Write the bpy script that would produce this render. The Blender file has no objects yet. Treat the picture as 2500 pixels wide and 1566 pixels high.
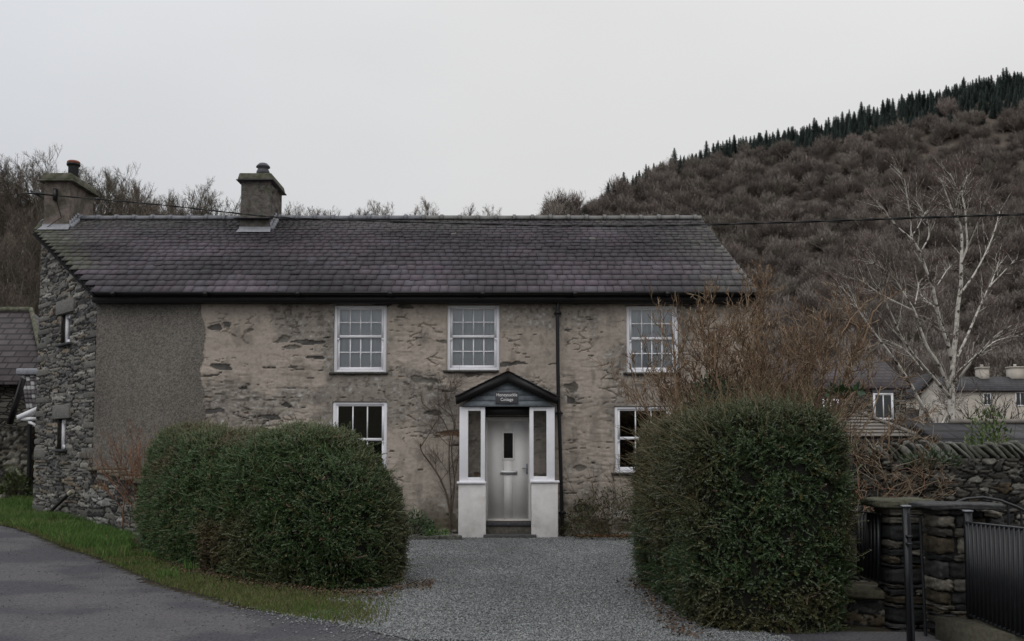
import bpy, math, random
import numpy as np
from mathutils import Vector, Matrix
R = math.radians
SC = bpy.context.scene
COL = SC.collection
# ------------------------------------------------------------------ camera
CAMZ, TILT, F, CX, HZ = 1.6, R(4.0), 2434.0, 1250.0, 1108.0
PPY = HZ - F*math.tan(TILT)
cam = bpy.data.cameras.new('camera'); cam.lens = F/2500*36; cam.sensor_width = 36
cam.shift_y = (PPY-783)/2500; cam.clip_start = .05; cam.clip_end = 3000
camo = bpy.data.objects.new('camera', cam); COL.objects.link(camo)
camo.location = (0, 0, CAMZ); camo.rotation_euler = (R(90)+TILT, 0, 0)
SC.camera = camo
# ------------------------------------------------------------------ sky, sun, exposure
SUN_EL, SUN_AZ = R(52), R(205)
w = bpy.data.worlds.new('World'); SC.world = w; w.use_nodes = True
nt = w.node_tree; nt.nodes.clear()
def N(t, tree=None, **k):
    n = (tree or nt).nodes.new(t)
    for a, b in k.items(): setattr(n, a, b)
    return n
L = nt.links.new
sky = N('ShaderNodeTexSky', sky_type='NISHITA', sun_disc=False, sun_elevation=SUN_EL, sun_rotation=SUN_AZ, air_density=1.0, dust_density=3.0)
hs = N('ShaderNodeHueSaturation'); hs.inputs['Saturation'].default_value = .12; hs.inputs['Value'].default_value = .55
L(sky.outputs[0], hs.inputs['Color'])
tc = N('ShaderNodeTexCoord'); sx = N('ShaderNodeSeparateXYZ'); L(tc.outputs['Generated'], sx.inputs[0])
# cloud deck: bright overhead, paler at the horizon, faint soft mottling
no = N('ShaderNodeTexNoise'); no.inputs['Scale'].default_value = 1.3; no.inputs['Detail'].default_value = 4; no.inputs['Roughness'].default_value = .45
mp = N('ShaderNodeMapping'); mp.inputs['Scale'].default_value = (1, 1, 2.5); L(tc.outputs['Generated'], mp.inputs[0]); L(mp.outputs[0], no.inputs['Vector'])
mr = N('ShaderNodeMapRange'); mr.inputs[1].default_value = .0; mr.inputs[2].default_value = 1.; mr.inputs[3].default_value = 5.55; mr.inputs[4].default_value = 13.5
L(sx.outputs['Z'], mr.inputs[0])
m2 = N('ShaderNodeMapRange'); m2.inputs[1].default_value = .3; m2.inputs[2].default_value = .7; m2.inputs[3].default_value = .90; m2.inputs[4].default_value = 1.05
L(no.outputs[0], m2.inputs[0])
mu = N('ShaderNodeMath', operation='MULTIPLY'); L(mr.outputs[0], mu.inputs[0]); L(m2.outputs[0], mu.inputs[1])
cr = N('ShaderNodeValToRGB'); cr.color_ramp.elements[0].position = .25; cr.color_ramp.elements[0].color = (.955, .985, 1.04, 1)
cr.color_ramp.elements[1].position = .5; cr.color_ramp.elements[1].color = (1.0, 1.0, 1.0, 1)
mx_ = N('ShaderNodeMapRange'); mx_.inputs[1].default_value = -1; mx_.inputs[2].default_value = 1; L(sx.outputs['X'], mx_.inputs[0]); L(mx_.outputs[0], cr.inputs[0])
vm = N('ShaderNodeVectorMath', operation='SCALE'); L(cr.outputs[0], vm.inputs[0]); L(mu.outputs[0], vm.inputs['Scale'])
mix = N('ShaderNodeMix', data_type='RGBA'); mix.inputs[0].default_value = .85
L(hs.outputs[0], mix.inputs[6]); L(vm.outputs[0], mix.inputs[7])
bg = N('ShaderNodeBackground'); bg.inputs[1].default_value = .1; L(mix.outputs[2], bg.inputs[0])
wo = N('ShaderNodeOutputWorld'); L(bg.outputs[0], wo.inputs[0])
sl = bpy.data.lights.new('sun', 'SUN'); sl.energy = .5; sl.angle = R(40); sl.color = (1, .97, .93)
so = bpy.data.objects.new('sun', sl); COL.objects.link(so)
so.rotation_euler = Vector((math.sin(SUN_AZ)*math.cos(SUN_EL), math.cos(SUN_AZ)*math.cos(SUN_EL), math.sin(SUN_EL))).to_track_quat('Z', 'Y').to_euler()
SC.view_settings.view_transform = 'Standard'; SC.view_settings.look = 'None'; SC.view_settings.gamma = 1; SC.view_settings.exposure = 0
SC.cycles.max_bounces = 5; SC.cycles.diffuse_bounces = 3; SC.cycles.glossy_bounces = 3; SC.cycles.transparent_max_bounces = 12
SC.cycles.use_denoising = True
# ------------------------------------------------------------------ pixel rays (photo 2500x1566) -> world
def ray(px, py):
    u = (px-CX)/F; v = (PPY-py)/F
    return np.array([u, math.cos(TILT)-v*math.sin(TILT), math.sin(TILT)+v*math.cos(TILT)])
def P(px, py, Y):
    d = ray(px, py); t = Y/d[1]; return np.array([d[0]*t, Y, CAMZ+d[2]*t])
def PX(px, Y): return (px-CX)/F*Y/(math.cos(TILT)+math.sin(TILT)*math.tan(TILT))*1.0   # x of a pixel column near the horizon
# ------------------------------------------------------------------ noise
def h2(i, j, s=0):
    i = np.asarray(i, np.int64) & 0xffffffff; j = np.asarray(j, np.int64) & 0xffffffff
    h = (i*374761393 + j*668265263 + s*2147483647 + 1013904223) & 0xffffffff
    h = ((h ^ (h >> 13))*1274126177) & 0xffffffff
    h = ((h ^ (h >> 15))*2246822519) & 0xffffffff
    return ((h ^ (h >> 14)) & 0xffffff)/float(0x1000000)
def vn(x, y, s=0):
    xi = np.floor(x).astype(np.int64); yi = np.floor(y).astype(np.int64)
    fx = x-xi; fy = y-yi; fx = fx*fx*(3-2*fx); fy = fy*fy*(3-2*fy)
    a = h2(xi, yi, s); b = h2(xi+1, yi, s); c = h2(xi, yi+1, s); d = h2(xi+1, yi+1, s)
    return (a*(1-fx)+b*fx)*(1-fy)+(c*(1-fx)+d*fx)*fy
def fbm(x, y, s=0, o=4):
    x = np.asarray(x, float); y = np.asarray(y, float)
    r = 0; a = .5; t = 0
    for k in range(o):
        r = r+a*vn(x*2**k, y*2**k, s+k*17); t += a; a *= .5
    return r/t
def ss(a, b, x):
    t = np.clip((x-a)/(b-a), 0, 1); return t*t*(3-2*t)
def rubble(U, V, cw, ch, s=0, jit=.42, pw=3.):
    """stones of a rubble wall: F2-F1 edge distance, id hash, offset from stone centre"""
    U = U+.35*cw*(fbm(U/cw*.8, V/ch*.5, s+91, 3)-.5)*2; V = V+.55*ch*(fbm(U/cw*.45, V/ch*.3, s+92, 3)-.5)*2
    r0 = np.floor(V/ch).astype(np.int64)
    F1 = np.full(U.shape, 9.); F2 = np.full(U.shape, 9.); ID = np.zeros(U.shape); DX = np.zeros(U.shape); DY = np.zeros(U.shape)
    for dr in (-2, -1, 0, 1, 2):
        r = r0+dr; sh = h2(r, 7, s)*cw
        c0 = np.floor((U-sh)/cw).astype(np.int64)
        for dc in (-1, 0, 1):
            c = c0+dc
            px = (c+.5+jit*(h2(c, r, s+1)*2-1))*cw+sh; py = (r+.5+jit*(h2(c, r, s+2)*2-1))*ch
            wgt = .7+.8*h2(c, r, s+3)**1.5
            asp = .75+.6*h2(c, r, s+5)
            dx = (U-px)/cw; dy = (V-py)/ch
            d = ((np.abs(dx)/asp)**pw+(np.abs(dy)*asp)**pw)**(1/pw)/wgt
            n1 = d < F1
            F2 = np.where(n1, F1, np.minimum(F2, d)); F1 = np.where(n1, d, F1)
            ID = np.where(n1, h2(c, r, s+4), ID); DX = np.where(n1, dx, DX); DY = np.where(n1, dy, DY)
    return F2-F1, ID, DX, DY
# ------------------------------------------------------------------ object helpers
def wloc(o):
    v = Vector((0, 0, 0))
    while o is not None: v = v+o.location; o = o.parent
    return np.array(v)
def meta(o, label=None, cat=None, group=None, kind=None):
    if label: o['label'] = label
    if cat: o['category'] = cat
    if group: o['group'] = group
    if kind: o['kind'] = kind
    return o
def thing(name, label, cat, loc=(0, 0, 0), group=None):
    o = bpy.data.objects.new(name, None); COL.objects.link(o); o.location = [float(a) for a in loc]; o.empty_display_size = .2
    return meta(o, label, cat, group)
class MB:
    def __init__(s): s.V = []; s.Fc = []; s.C = []; s.n = 0
    def add(s, v, f, c=None):
        v = np.asarray(v, float).reshape(-1, 3)
        if len(v) == 0: return s
        if isinstance(f, np.ndarray): s.Fc.append(f.astype(np.int64)+s.n)
        else:
            by = {}
            for q in f: by.setdefault(len(q), []).append(q)
            for k, q in by.items(): s.Fc.append(np.array(q, np.int64)+s.n)
        s.V.append(v); s.n += len(v)
        if c is None: c = (1, 1, 1)
        c = np.asarray(c, float)
        s.C.append(np.broadcast_to(c, (len(v), 3)) if c.ndim == 1 else c)
        return s
    def box(s, x0, x1, y0, y1, z0, z1, c=None):
        v = [(x, y, z) for z in (z0, z1) for y in (y0, y1) for x in (x0, x1)]
        return s.add(v, [(0, 2, 3, 1), (4, 5, 7, 6), (0, 1, 5, 4), (2, 6, 7, 3), (0, 4, 6, 2), (1, 3, 7, 5)], c)
    def hexa(s, b, t, c=None):      # bottom and top rings of 4 points
        return s.add(list(b)+list(t), [(3, 2, 1, 0), (4, 5, 6, 7), (0, 1, 5, 4), (1, 2, 6, 5), (2, 3, 7, 6), (3, 0, 4, 7)], c)
    def prism(s, pts, d, c=None):   # polygon extruded by vector d
        p = np.asarray(pts, float); n = len(p); d = np.asarray(d, float)
        return s.add(np.vstack([p, p+d]), [tuple(range(n))[::-1], tuple(range(n, 2*n))]+[(i, (i+1) % n, (i+1) % n+n, i+n) for i in range(n)], c)
    def tube(s, pts, rad, sides=8, c=None, cap=True):
        pts = np.asarray(pts, float); rad = np.broadcast_to(np.asarray(rad, float), (len(pts),))
        v, f = tubes(pts[None], rad[None], sides); s.add(v, f, c)
        if cap:
            n = len(pts); s.add(v[:sides], [tuple(range(sides))[::-1]], c); s.add(v[(n-1)*sides:n*sides], [tuple(range(sides))], c)
        return s
    def lathe(s, cx, cy, prof, sides=24, c=None):
        a = np.linspace(0, 2*math.pi, sides, endpoint=False)
        v = np.array([[(cx+r*math.cos(t), cy+r*math.sin(t), z) for t in a] for r, z in prof]).reshape(-1, 3); n = len(prof)
        f = [(i*sides+j, i*sides+(j+1) % sides, (i+1)*sides+(j+1) % sides, (i+1)*sides+j) for i in range(n-1) for j in range(sides)]
        return s.add(v, f+[tuple(range(sides))[::-1], tuple(range((n-1)*sides, n*sides))], c)
    def build(s, name, mat, parent=None, smooth=False, bevel=0, color=False):
        V = np.vstack(s.V)-wloc(parent)
        me = bpy.data.meshes.new(name)
        me.vertices.add(len(V)); me.vertices.foreach_set('co', V.astype(np.float32).ravel())
        tot = sum(a.size for a in s.Fc); npoly = sum(len(a) for a in s.Fc)
        me.loops.add(tot); me.loops.foreach_set('vertex_index', np.concatenate([a.ravel() for a in s.Fc]).astype(np.int32))
        lt = np.concatenate([np.full(len(a), a.shape[1]) for a in s.Fc]).astype(np.int32)
        me.polygons.add(npoly); me.polygons.foreach_set('loop_start', np.concatenate([[0], np.cumsum(lt)[:-1]]).astype(np.int32))
        me.update(calc_edges=True)
        if color:
            at = me.color_attributes.new('Col', 'FLOAT_COLOR', 'POINT')
            C = np.ones((len(V), 4), np.float32); C[:, :3] = np.vstack(s.C); at.data.foreach_set('color', C.ravel())
        if smooth: me.polygons.foreach_set('use_smooth', np.ones(npoly, bool))
        me.materials.append(mat)
        me.validate()
        o = bpy.data.objects.new(name, me); COL.objects.link(o); o.parent = parent
        if bevel:
            b = o.modifiers.new('bevel', 'BEVEL'); b.width = bevel; b.segments = 2; b.limit_method = 'ANGLE'
        return o
def tubes(pts, rad, sides=3):
    """pts (N,n,3), rad (N,n) -> verts, quads"""
    Nn, n, _ = pts.shape
    t = np.gradient(pts, axis=1); t /= np.linalg.norm(t, axis=2, keepdims=True)+1e-9
    ref = np.where(np.abs(t[..., 2:3]) > .9, np.array([1., 0, 0]), np.array([0, 0, 1.]))
    a = np.cross(t, ref); a /= np.linalg.norm(a, axis=2, keepdims=True)+1e-9; b = np.cross(t, a)
    if sides == 2:
        v = np.stack([pts-a*rad[..., None], pts+a*rad[..., None]], 2).reshape(-1, 3)
        k = (np.arange(Nn)[:, None]*n+np.arange(n-1)[None]).reshape(-1)*2
        return v, np.stack([k, k+1, k+3, k+2], 1)
    th = np.arange(sides)/sides*2*math.pi
    v = pts[:, :, None]+rad[..., None, None]*(a[:, :, None]*np.cos(th)[:, None]+b[:, :, None]*np.sin(th)[:, None])
    k = ((np.arange(Nn)[:, None, None]*n+np.arange(n-1)[None, :, None])*sides); j = np.arange(sides)[None, None]; j2 = (j+1) % sides
    q = np.stack([k+j, k+j2, k+j2+sides, k+j+sides], -1).reshape(-1, 4)
    return v.reshape(-1, 3), q
def unit(v): return v/(np.linalg.norm(v, axis=-1, keepdims=True)+1e-9)
def grow(rng, st, di, Ln, Rd, n, wob, up, taper=.25):
    """vectorised wobbling branches: returns pts (N,n,3), rad (N,n)"""
    Nn = len(st); p = st.copy(); d = unit(di); pts = [p.copy()]; seg = (Ln/(n-1))[:, None]
    for i in range(n-1):
        d = unit(d+rng.normal(0, wob, (Nn, 3))+np.array([0, 0, up])); p = p+d*seg; pts.append(p.copy())
    return np.stack(pts, 1), Rd[:, None]*np.linspace(1, taper, n)[None]
def kids(rng, pts, rad, Ln, k, ratio, spread, tmin=.3, rr=.6, minr=.002):
    Nn, n, _ = pts.shape; idx = np.repeat(np.arange(Nn), k); t = rng.uniform(tmin, 1, len(idx))*(n-1)
    i0 = np.minimum(t.astype(int), n-2); f = (t-i0)[:, None]
    s = pts[idx, i0]*(1-f)+pts[idx, i0+1]*f; tan = unit(pts[idx, i0+1]-pts[idx, i0])
    r = rad[idx, i0]*(1-f[:, 0])+rad[idx, i0+1]*f[:, 0]
    perp = unit(np.cross(tan, rng.normal(0, 1, (len(idx), 3))))
    d = unit(tan*math.cos(spread)+perp*math.sin(spread)*rng.uniform(.6, 1.3, (len(idx), 1)))
    ln = Ln[idx]*ratio*rng.uniform(.6, 1.25, len(idx))*(1-.35*t/(n-1))
    return s, d, ln, np.maximum(r*rr, minr)
def scatter_template(T, Tf, pos, rot, scl):
    """T (m,3), Tf (k,q): copies at pos (N,3) with rot (N,3,3)"""
    v = np.einsum('nij,mj->nmi', rot, T)*scl[:, None, None]+pos[:, None]
    f = Tf[None]+(np.arange(len(pos))*len(T))[:, None, None]
    return v.reshape(-1, 3), f.reshape(-1, Tf.shape[1])
def frames(rng, d):
    d = unit(d); a = unit(np.cross(d, rng.normal(0, 1, d.shape))); b = np.cross(d, a)
    return np.stack([a, b, d], 2)
# ------------------------------------------------------------------ materials
def M(name, col, rough=.8, attr=False, var=.25, scale=8., detail=5., bump=0., bscale=30., spec=.3, metal=0, col2=None, c2scale=2., c2lo=.45, c2hi=.6, trans=0, objrand=0., vorbump=0, vscale=20.):
    m = bpy.data.materials.new(name); m.use_nodes = True; t = m.node_tree; t.nodes.clear(); K = t.links.new
    o = N('ShaderNodeOutputMaterial', t); b = N('ShaderNodeBsdfPrincipled', t); K(b.outputs[0], o.inputs[0])
    b.inputs['Roughness'].default_value = rough; b.inputs['Specular IOR Level'].default_value = spec; b.inputs['Metallic'].default_value = metal
    tcn = N('ShaderNodeTexCoord', t)
    if attr:
        a = N('ShaderNodeAttribute', t, attribute_name='Col'); mc = N('ShaderNodeMix', t, data_type='RGBA', blend_type='MULTIPLY'); mc.inputs[0].default_value = 1
        K(a.outputs['Color'], mc.inputs[6]); mc.inputs[7].default_value = (*col, 1); cur = mc.outputs[2]
    else:
        r = N('ShaderNodeRGB', t); r.outputs[0].default_value = (*col, 1); cur = r.outputs[0]
    if col2:
        n2 = N('ShaderNodeTexNoise', t); n2.inputs['Scale'].default_value = c2scale; n2.inputs['Detail'].default_value = 6; K(tcn.outputs['Object'], n2.inputs['Vector'])
        r2 = N('ShaderNodeMapRange', t); r2.inputs[1].default_value = c2lo; r2.inputs[2].default_value = c2hi; K(n2.outputs[0], r2.inputs[0])
        mm = N('ShaderNodeMix', t, data_type='RGBA'); K(r2.outputs[0], mm.inputs[0]); K(cur, mm.inputs[6]); mm.inputs[7].default_value = (*col2, 1); cur = mm.outputs[2]
    if var:
        n1 = N('ShaderNodeTexNoise', t); n1.inputs['Scale'].default_value = scale; n1.inputs['Detail'].default_value = detail; n1.inputs['Roughness'].default_value = .65
        K(tcn.outputs['Object'], n1.inputs['Vector'])
        r1 = N('ShaderNodeMapRange', t); r1.inputs[1].default_value = .3; r1.inputs[2].default_value = .7; r1.inputs[3].default_value = 1-var; r1.inputs[4].default_value = 1+var
        K(n1.outputs[0], r1.inputs[0])
        sc = N('ShaderNodeVectorMath', t, operation='SCALE'); K(cur, sc.inputs[0]); K(r1.outputs[0], sc.inputs['Scale']); cur = sc.outputs[0]
    if objrand:
        oi = N('ShaderNodeObjectInfo', t); r3 = N('ShaderNodeMapRange', t); r3.inputs[3].default_value = 1-objrand; r3.inputs[4].default_value = 1+objrand
        K(oi.outputs['Random'], r3.inputs[0]); sc = N('ShaderNodeVectorMath', t, operation='SCALE'); K(cur, sc.inputs[0]); K(r3.outputs[0], sc.inputs['Scale']); cur = sc.outputs[0]
        hh = N('ShaderNodeHueSaturation', t); r4 = N('ShaderNodeMath', t, operation='MULTIPLY_ADD'); K(oi.outputs['Random'], r4.inputs[0]); r4.inputs[1].default_value = 37.7; r4.inputs[2].default_value = 0
        r5 = N('ShaderNodeMath', t, operation='FRACT'); K(r4.outputs[0], r5.inputs[0]); r6 = N('ShaderNodeMapRange', t); r6.inputs[3].default_value = .485; r6.inputs[4].default_value = .52
        K(r5.outputs[0], r6.inputs[0]); K(r6.outputs[0], hh.inputs['Hue']); K(cur, hh.inputs['Color']); cur = hh.outputs[0]
    K(cur, b.inputs['Base Color'])
    if bump:
        nb = N('ShaderNodeTexNoise', t); nb.inputs['Scale'].default_value = bscale; nb.inputs['Detail'].default_value = 6; nb.inputs['Roughness'].default_value = .7
        K(tcn.outputs['Object'], nb.inputs['Vector']); hb = nb.outputs[0]
        if vorbump:
            vb = N('ShaderNodeTexVoronoi', t); vb.inputs['Scale'].default_value = vscale; K(tcn.outputs['Object'], vb.inputs['Vector'])
            ad = N('ShaderNodeMath', t, operation='MULTIPLY_ADD'); K(vb.outputs['Distance'], ad.inputs[0]); ad.inputs[1].default_value = -vorbump; K(hb, ad.inputs[2]); hb = ad.outputs[0]
        bp = N('ShaderNodeBump', t); bp.inputs['Distance'].default_value = bump; K(hb, bp.inputs['Height']); K(bp.outputs[0], b.inputs['Normal'])
    if trans:
        tr = N('ShaderNodeBsdfTranslucent', t); K(cur, tr.inputs[0]); ms = N('ShaderNodeMixShader', t); ms.inputs[0].default_value = trans
        K(b.outputs[0], ms.inputs[1]); K(tr.outputs[0], ms.inputs[2]); K(ms.outputs[0], o.inputs[0])
    return m
def glass_mat(name, tint=(.97, .98, 1.), ior=2.1):
    m = bpy.data.materials.new(name); m.use_nodes = True; t = m.node_tree; t.nodes.clear(); K = t.links.new
    o = N('ShaderNodeOutputMaterial', t); ms = N('ShaderNodeMixShader', t); fr = N('ShaderNodeFresnel', t); fr.inputs[0].default_value = ior
    tr = N('ShaderNodeBsdfTransparent', t); tr.inputs[0].default_value = (*tint, 1); gl = N('ShaderNodeBsdfGlossy', t); gl.inputs['Roughness'].default_value = .0
    nb = N('ShaderNodeTexNoise', t); nb.inputs['Scale'].default_value = 2.5; tcn = N('ShaderNodeTexCoord', t); K(tcn.outputs['Object'], nb.inputs['Vector'])
    bp = N('ShaderNodeBump', t); bp.inputs['Distance'].default_value = .004; K(nb.outputs[0], bp.inputs['Height']); K(bp.outputs[0], gl.inputs['Normal'])
    K(fr.outputs[0], ms.inputs[0]); K(tr.outputs[0], ms.inputs[1]); K(gl.outputs[0], ms.inputs[2]); K(ms.outputs[0], o.inputs[0]); return m
MT = dict(
    wall=M('limewashed_rubble', (1, 1, 1), .95, True, .13, 14, bump=.006, bscale=45, spec=.1),
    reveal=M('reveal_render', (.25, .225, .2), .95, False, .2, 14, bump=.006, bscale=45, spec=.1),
    stone=M('rubble_stone', (1, 1, 1), .85, True, .42, 22, bump=.012, bscale=38, spec=.25),
    slate=M('roof_slate', (1, 1, 1), .62, True, .22, 9, bump=.004, bscale=30, spec=.35),
    slate_far=M('far_slate', (.055, .05, .055), .6, False, .25, 3, bump=.02, bscale=6),
    black=M('black_paint', (.008, .008, .009), .35, False, .2, 10, spec=.4),
    bargeb=M('dark_board', (.012, .010, .011), .5, False, .2, 10, spec=.4),
    white=M('white_paint', (.88, .88, .92), .4, False, .05, 6, spec=.4),
    whiter=M('white_render', (.72, .70, .69), .85, False, .1, 5, bump=.004, bscale=25, col2=(.50, .46, .42), c2scale=3, c2lo=.52, c2hi=.8),
    door=M('grey_door', (.88, .86, .84), .7, False, .05, 3, spec=.4),
    lead=M('lead', (.26, .27, .30), .5, False, .25, 12, spec=.5, bump=.004, bscale=14),
    chrome=M('letter_plate', (.6, .6, .6), .25, False, 0, metal=1),
    brass=M('brass', (.35, .25, .1), .35, False, .1, metal=1),
    sign=M('slate_sign', (.075, .075, .085), .6, False, .1, 20),
    ink=M('white_letters', (.9, .9, .9), .6, False, 0),
    boards=M('grey_boards', (.17, .195, .22), .55, False, .3, 8, bump=.003, bscale=20),
    dark=M('dark_interior', (.02, .018, .017), .9, False, .2),
    curtain=M('pale_blind', (.72, .80, .86), .9, False, .06, 3),
    glass=glass_mat('window_glass'),
    cem=M('chimney_render', (.14, .125, .115), .95, False, .6, 7, detail=8, bump=.03, bscale=22, col2=(.085, .095, .06), c2scale=5, c2lo=.5, c2hi=.72),
    cemr=M('brown_roughcast', (.20, .165, .145), .95, False, .3, 16, bump=.012, bscale=50, col2=(.11, .10, .08), c2scale=3),
    cap=M('mossy_concrete', (.125, .12, .095), .95, False, .4, 9, bump=.01, bscale=30, col2=(.075, .08, .05), c2scale=6),
    terra=M('terracotta', (.24, .085, .06), .7, False, .25, 10),
    pot=M('clay_pot', (.075, .075, .085), .5, False, .2, 10),
    asphalt=M('asphalt', (.074, .072, .082), .85, False, .5, 38, bump=.012, bscale=110, vorbump=.6, vscale=90, col2=(.115, .11, .115), c2scale=.7, c2lo=.46, c2hi=.56, spec=.3),
    gravelbed=M('gravel_bed', (.17, .17, .165), .95, False, .4, 28, detail=8, bump=.02, bscale=60, vorbump=1.2, vscale=55),
    pebble=M('pebble', (1, 1, 1), .85, True, .1, 20, spec=.2),
    soil=M('soil', (.05, .048, .03), 1, False, .4, 4, bump=.02, bscale=25, col2=(.045, .035, .022), c2scale=1.5),
    hill=M('hill_floor', (.11, .09, .075), 1, False, .4, .3),
    leaf=M('hedge_leaf', (1.15, 1.15, 1.12), .42, True, 0, spec=.5, trans=.15),
    core=M('hedge_core', (.012, .013, .009), 1, False, .4, 8, bump=.03, bscale=20),
    grass=M('grass_blade', (1, 1, 1), .7, True, 0, spec=.2, trans=.25),
    litter=M('dead_leaf', (1, 1, 1), .8, True, 0),
    twig=M('bare_twig', (1, 1, 1), .85, True, .2, 10, spec=.15),
    birch=M('birch_bark', (.56, .53, .48), .8, False, .3, 6, col2=(.07, .06, .05), c2scale=7, c2lo=.52, c2hi=.6),
    bark=M('dark_bark', (.12, .105, .085), .9, False, .3, 3, objrand=.2),
    crown=M('bare_crown_twigs', (.165, .142, .118), .95, False, 0, spec=0, objrand=.3),
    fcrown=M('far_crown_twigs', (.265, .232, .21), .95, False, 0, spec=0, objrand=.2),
    conif=M('conifer_needles', (.085, .110, .100), .9, False, .3, 1, spec=.1, objrand=.3),  # needles lifted paler: thin distance haze put into their colour
    cream=M('cream_render', (.48, .44, .385), .95, False, .12, 2),
    fstone=M('far_rubble', (.13, .12, .105), .95, False, .5, 4, detail=8, bump=.05, bscale=6, vorbump=1, vscale=4),
    shingle=M('pale_shingle', (.20, .18, .16), .8, False, .25, 8, bump=.01, bscale=20),
    iron=M('black_iron', (.012, .013, .016), .38, False, .35, 14, spec=.5, bump=.001, bscale=60),
    cable=M('cable', (.012, .012, .012), .6, False, 0),
    wood=M('old_wood', (.12, .10, .08), .9, False, .3, 10),
)
MT['rubber'] = M('dull_black', (.010, .010, .011), .85, False, .2, 10, spec=.1)
rng = np.random.default_rng(7)
# ------------------------------------------------------------------ terrain
_sx = np.array([-3000, -600, 0, 60, 180, 250, 330, 450, 560, 700, 1000, 1200, 1300, 1400, 1595, 1720, 1823, 1968, 2071, 2216, 2382, 2500, 2900, 4500, 9000.])
_tip = np.array([345, 348, 365, 372, 400, 415, 450, 476, 480, 513, 513, 508, 480, 438, 354, 316, 288, 262, 233, 183, 139, 120, 100, 20, -20.])
_y1 = np.array([80, 80, 80, 80, 84, 88, 92, 96, 100, 120, 150, 180, 210, 240, 290, 300, 300, 300, 300, 300, 300, 300, 300, 300, 300.])
_th = np.array([9, 9, 9, 9, 9, 8.5, 8, 8, 8, 8, 8, 7, 6, 6, 6, 6, 6, 6, 6, 6.3, 6.5, 6.5, 6.5, 6.5, 6.5])
_a = (_sx-1250)/F; _e = (1108-_tip)/F-_th/_y1
def terrain(x, y):
    x = np.asarray(x, float); y = np.asarray(y, float); yy = np.maximum(y, .5)
    a = x/yy; e = np.interp(a, _a, _e); y1 = np.interp(a, _a, _y1); y0 = np.interp(a, [-1.5, -.35, -.2, .15, .25, .5], [38, 38, 45, 80, 110, 118])
    t = np.clip((yy-y0)/(y1-y0), 0, 1)
    z = np.minimum(yy, y1)*e*t
    z = np.where(y > 1, z, 0)
    near = .042*np.clip(-x-2, 0, 10)*ss(2, 10, y)*(1-ss(30, 45, y))+.42*ss(30, 45, y)*ss(-2, -12, x)*(1-t)
    back = np.clip((-y-45)/60, 0, 1)*(10+2.5*np.sin(x*.04+1))
    return z+near+back
def ground(px, py):
    d = ray(px, py); t = 5.
    lo, hi = 2., 60.
    for _ in range(50):
        m = (lo+hi)/2; p = np.array([0, 0, CAMZ])+d*m
        if p[2] > terrain(p[0], p[1]): lo = m
        else: hi = m
    return p
def axis(fine0, fine1, step, far, g=1.13):
    a = list(np.arange(fine0, fine1, step)); s = step; x = a[-1]
    while x < far: s = min(s*g, 9); x += s; a.append(x)
    s = step; x = a[0]; pre = []
    while x > (-far if fine0 < 0 else -190): s = min(s*g, 9); x -= s; pre.append(x)
    return np.array(pre[::-1]+a)
gx = axis(-14, 14, .25, 420); gy = axis(4, 30, .25, 420)
X, Y = np.meshgrid(gx, gy); Z = terrain(X, Y)+.015*(fbm(X*1.3, Y*1.3, 5)-.5)*(Y > 3)
def gridfaces(ny, nx):
    i = (np.arange(ny-1)[:, None]*nx+np.arange(nx-1)[None]).reshape(-1)
    return np.stack([i, i+1, i+nx+1, i+nx], 1)
Fg = gridfaces(len(gy), len(gx)); ctr = Y.ravel()[Fg].mean(1)
m = MB(); m.add(np.stack([X, Y, Z-.03], -1).reshape(-1, 3), Fg); o = m.build('ground', MT['soil'], smooth=True); meta(o, kind='structure')
me = o.data; me.materials.append(MT['hill']); me.polygons.foreach_set('material_index', (ctr > 36).astype(np.int32)); me.update()
# lane edge (seen in the photo), as y limit over x
LE = np.array([ground(*q)[:2] for q in [(0, 1281), (75, 1302), (150, 1335), (225, 1358), (300, 1388), (390, 1428), (502, 1457), (625, 1493), (770, 1517), (860, 1532), (1000, 1545), (1250, 1552), (1600, 1562), (2500, 1566)]])
def lane_y(x): return np.interp(x, LE[:, 0], LE[:, 1])
def sheet(name, mat, inside, x0, x1, y0, y1, st, dz, kind='structure'):
    gx = np.arange(x0, x1, st); gy = np.arange(y0, y1, st); X, Y = np.meshgrid(gx, gy)
    Z = terrain(X, Y)+.015*(fbm(X*1.3, Y*1.3, 5)-.5)*(Y > 3)+dz+.006*(fbm(X*5, Y*5, 9)-.5)
    f = gridfaces(len(gy), len(gx)); c = inside(X, Y).ravel(); f = f[c[f].all(1)]
    used = np.unique(f); mp_ = np.zeros(X.size, int); mp_[used] = np.arange(len(used))
    m = MB(); m.add(np.stack([X, Y, Z], -1).reshape(-1, 3)[used], mp_[f]); return meta(m.build(name, mat, smooth=True), kind=kind)
def in_lane(X, Y): return (Y < lane_y(X)+.22*(fbm(X*2.5, Y*2.5, 3)-.5)+.5*(X > -2.6)) | (X < -11.5)*(Y < 24+.7*(-X-11.5))*(Y > 0)
sheet('lane', MT['asphalt'], in_lane, -40, 16, -12, 40, .12, .0)
def in_drive(X, Y):
    n = .35*(fbm(X*2, Y*2, 8)-.5)
    return (X > -1.95+n+np.clip(9.9-Y, 0, 3)*.9-np.clip(Y-15, 0, 5)*.3) & (X < 2.3+n) & (Y > lane_y(X)-.35+n) & (Y < 19.4)
sheet('gravel_drive', MT['gravelbed'], in_drive, -4, 4, 7, 19.6, .08, .006)
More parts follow.
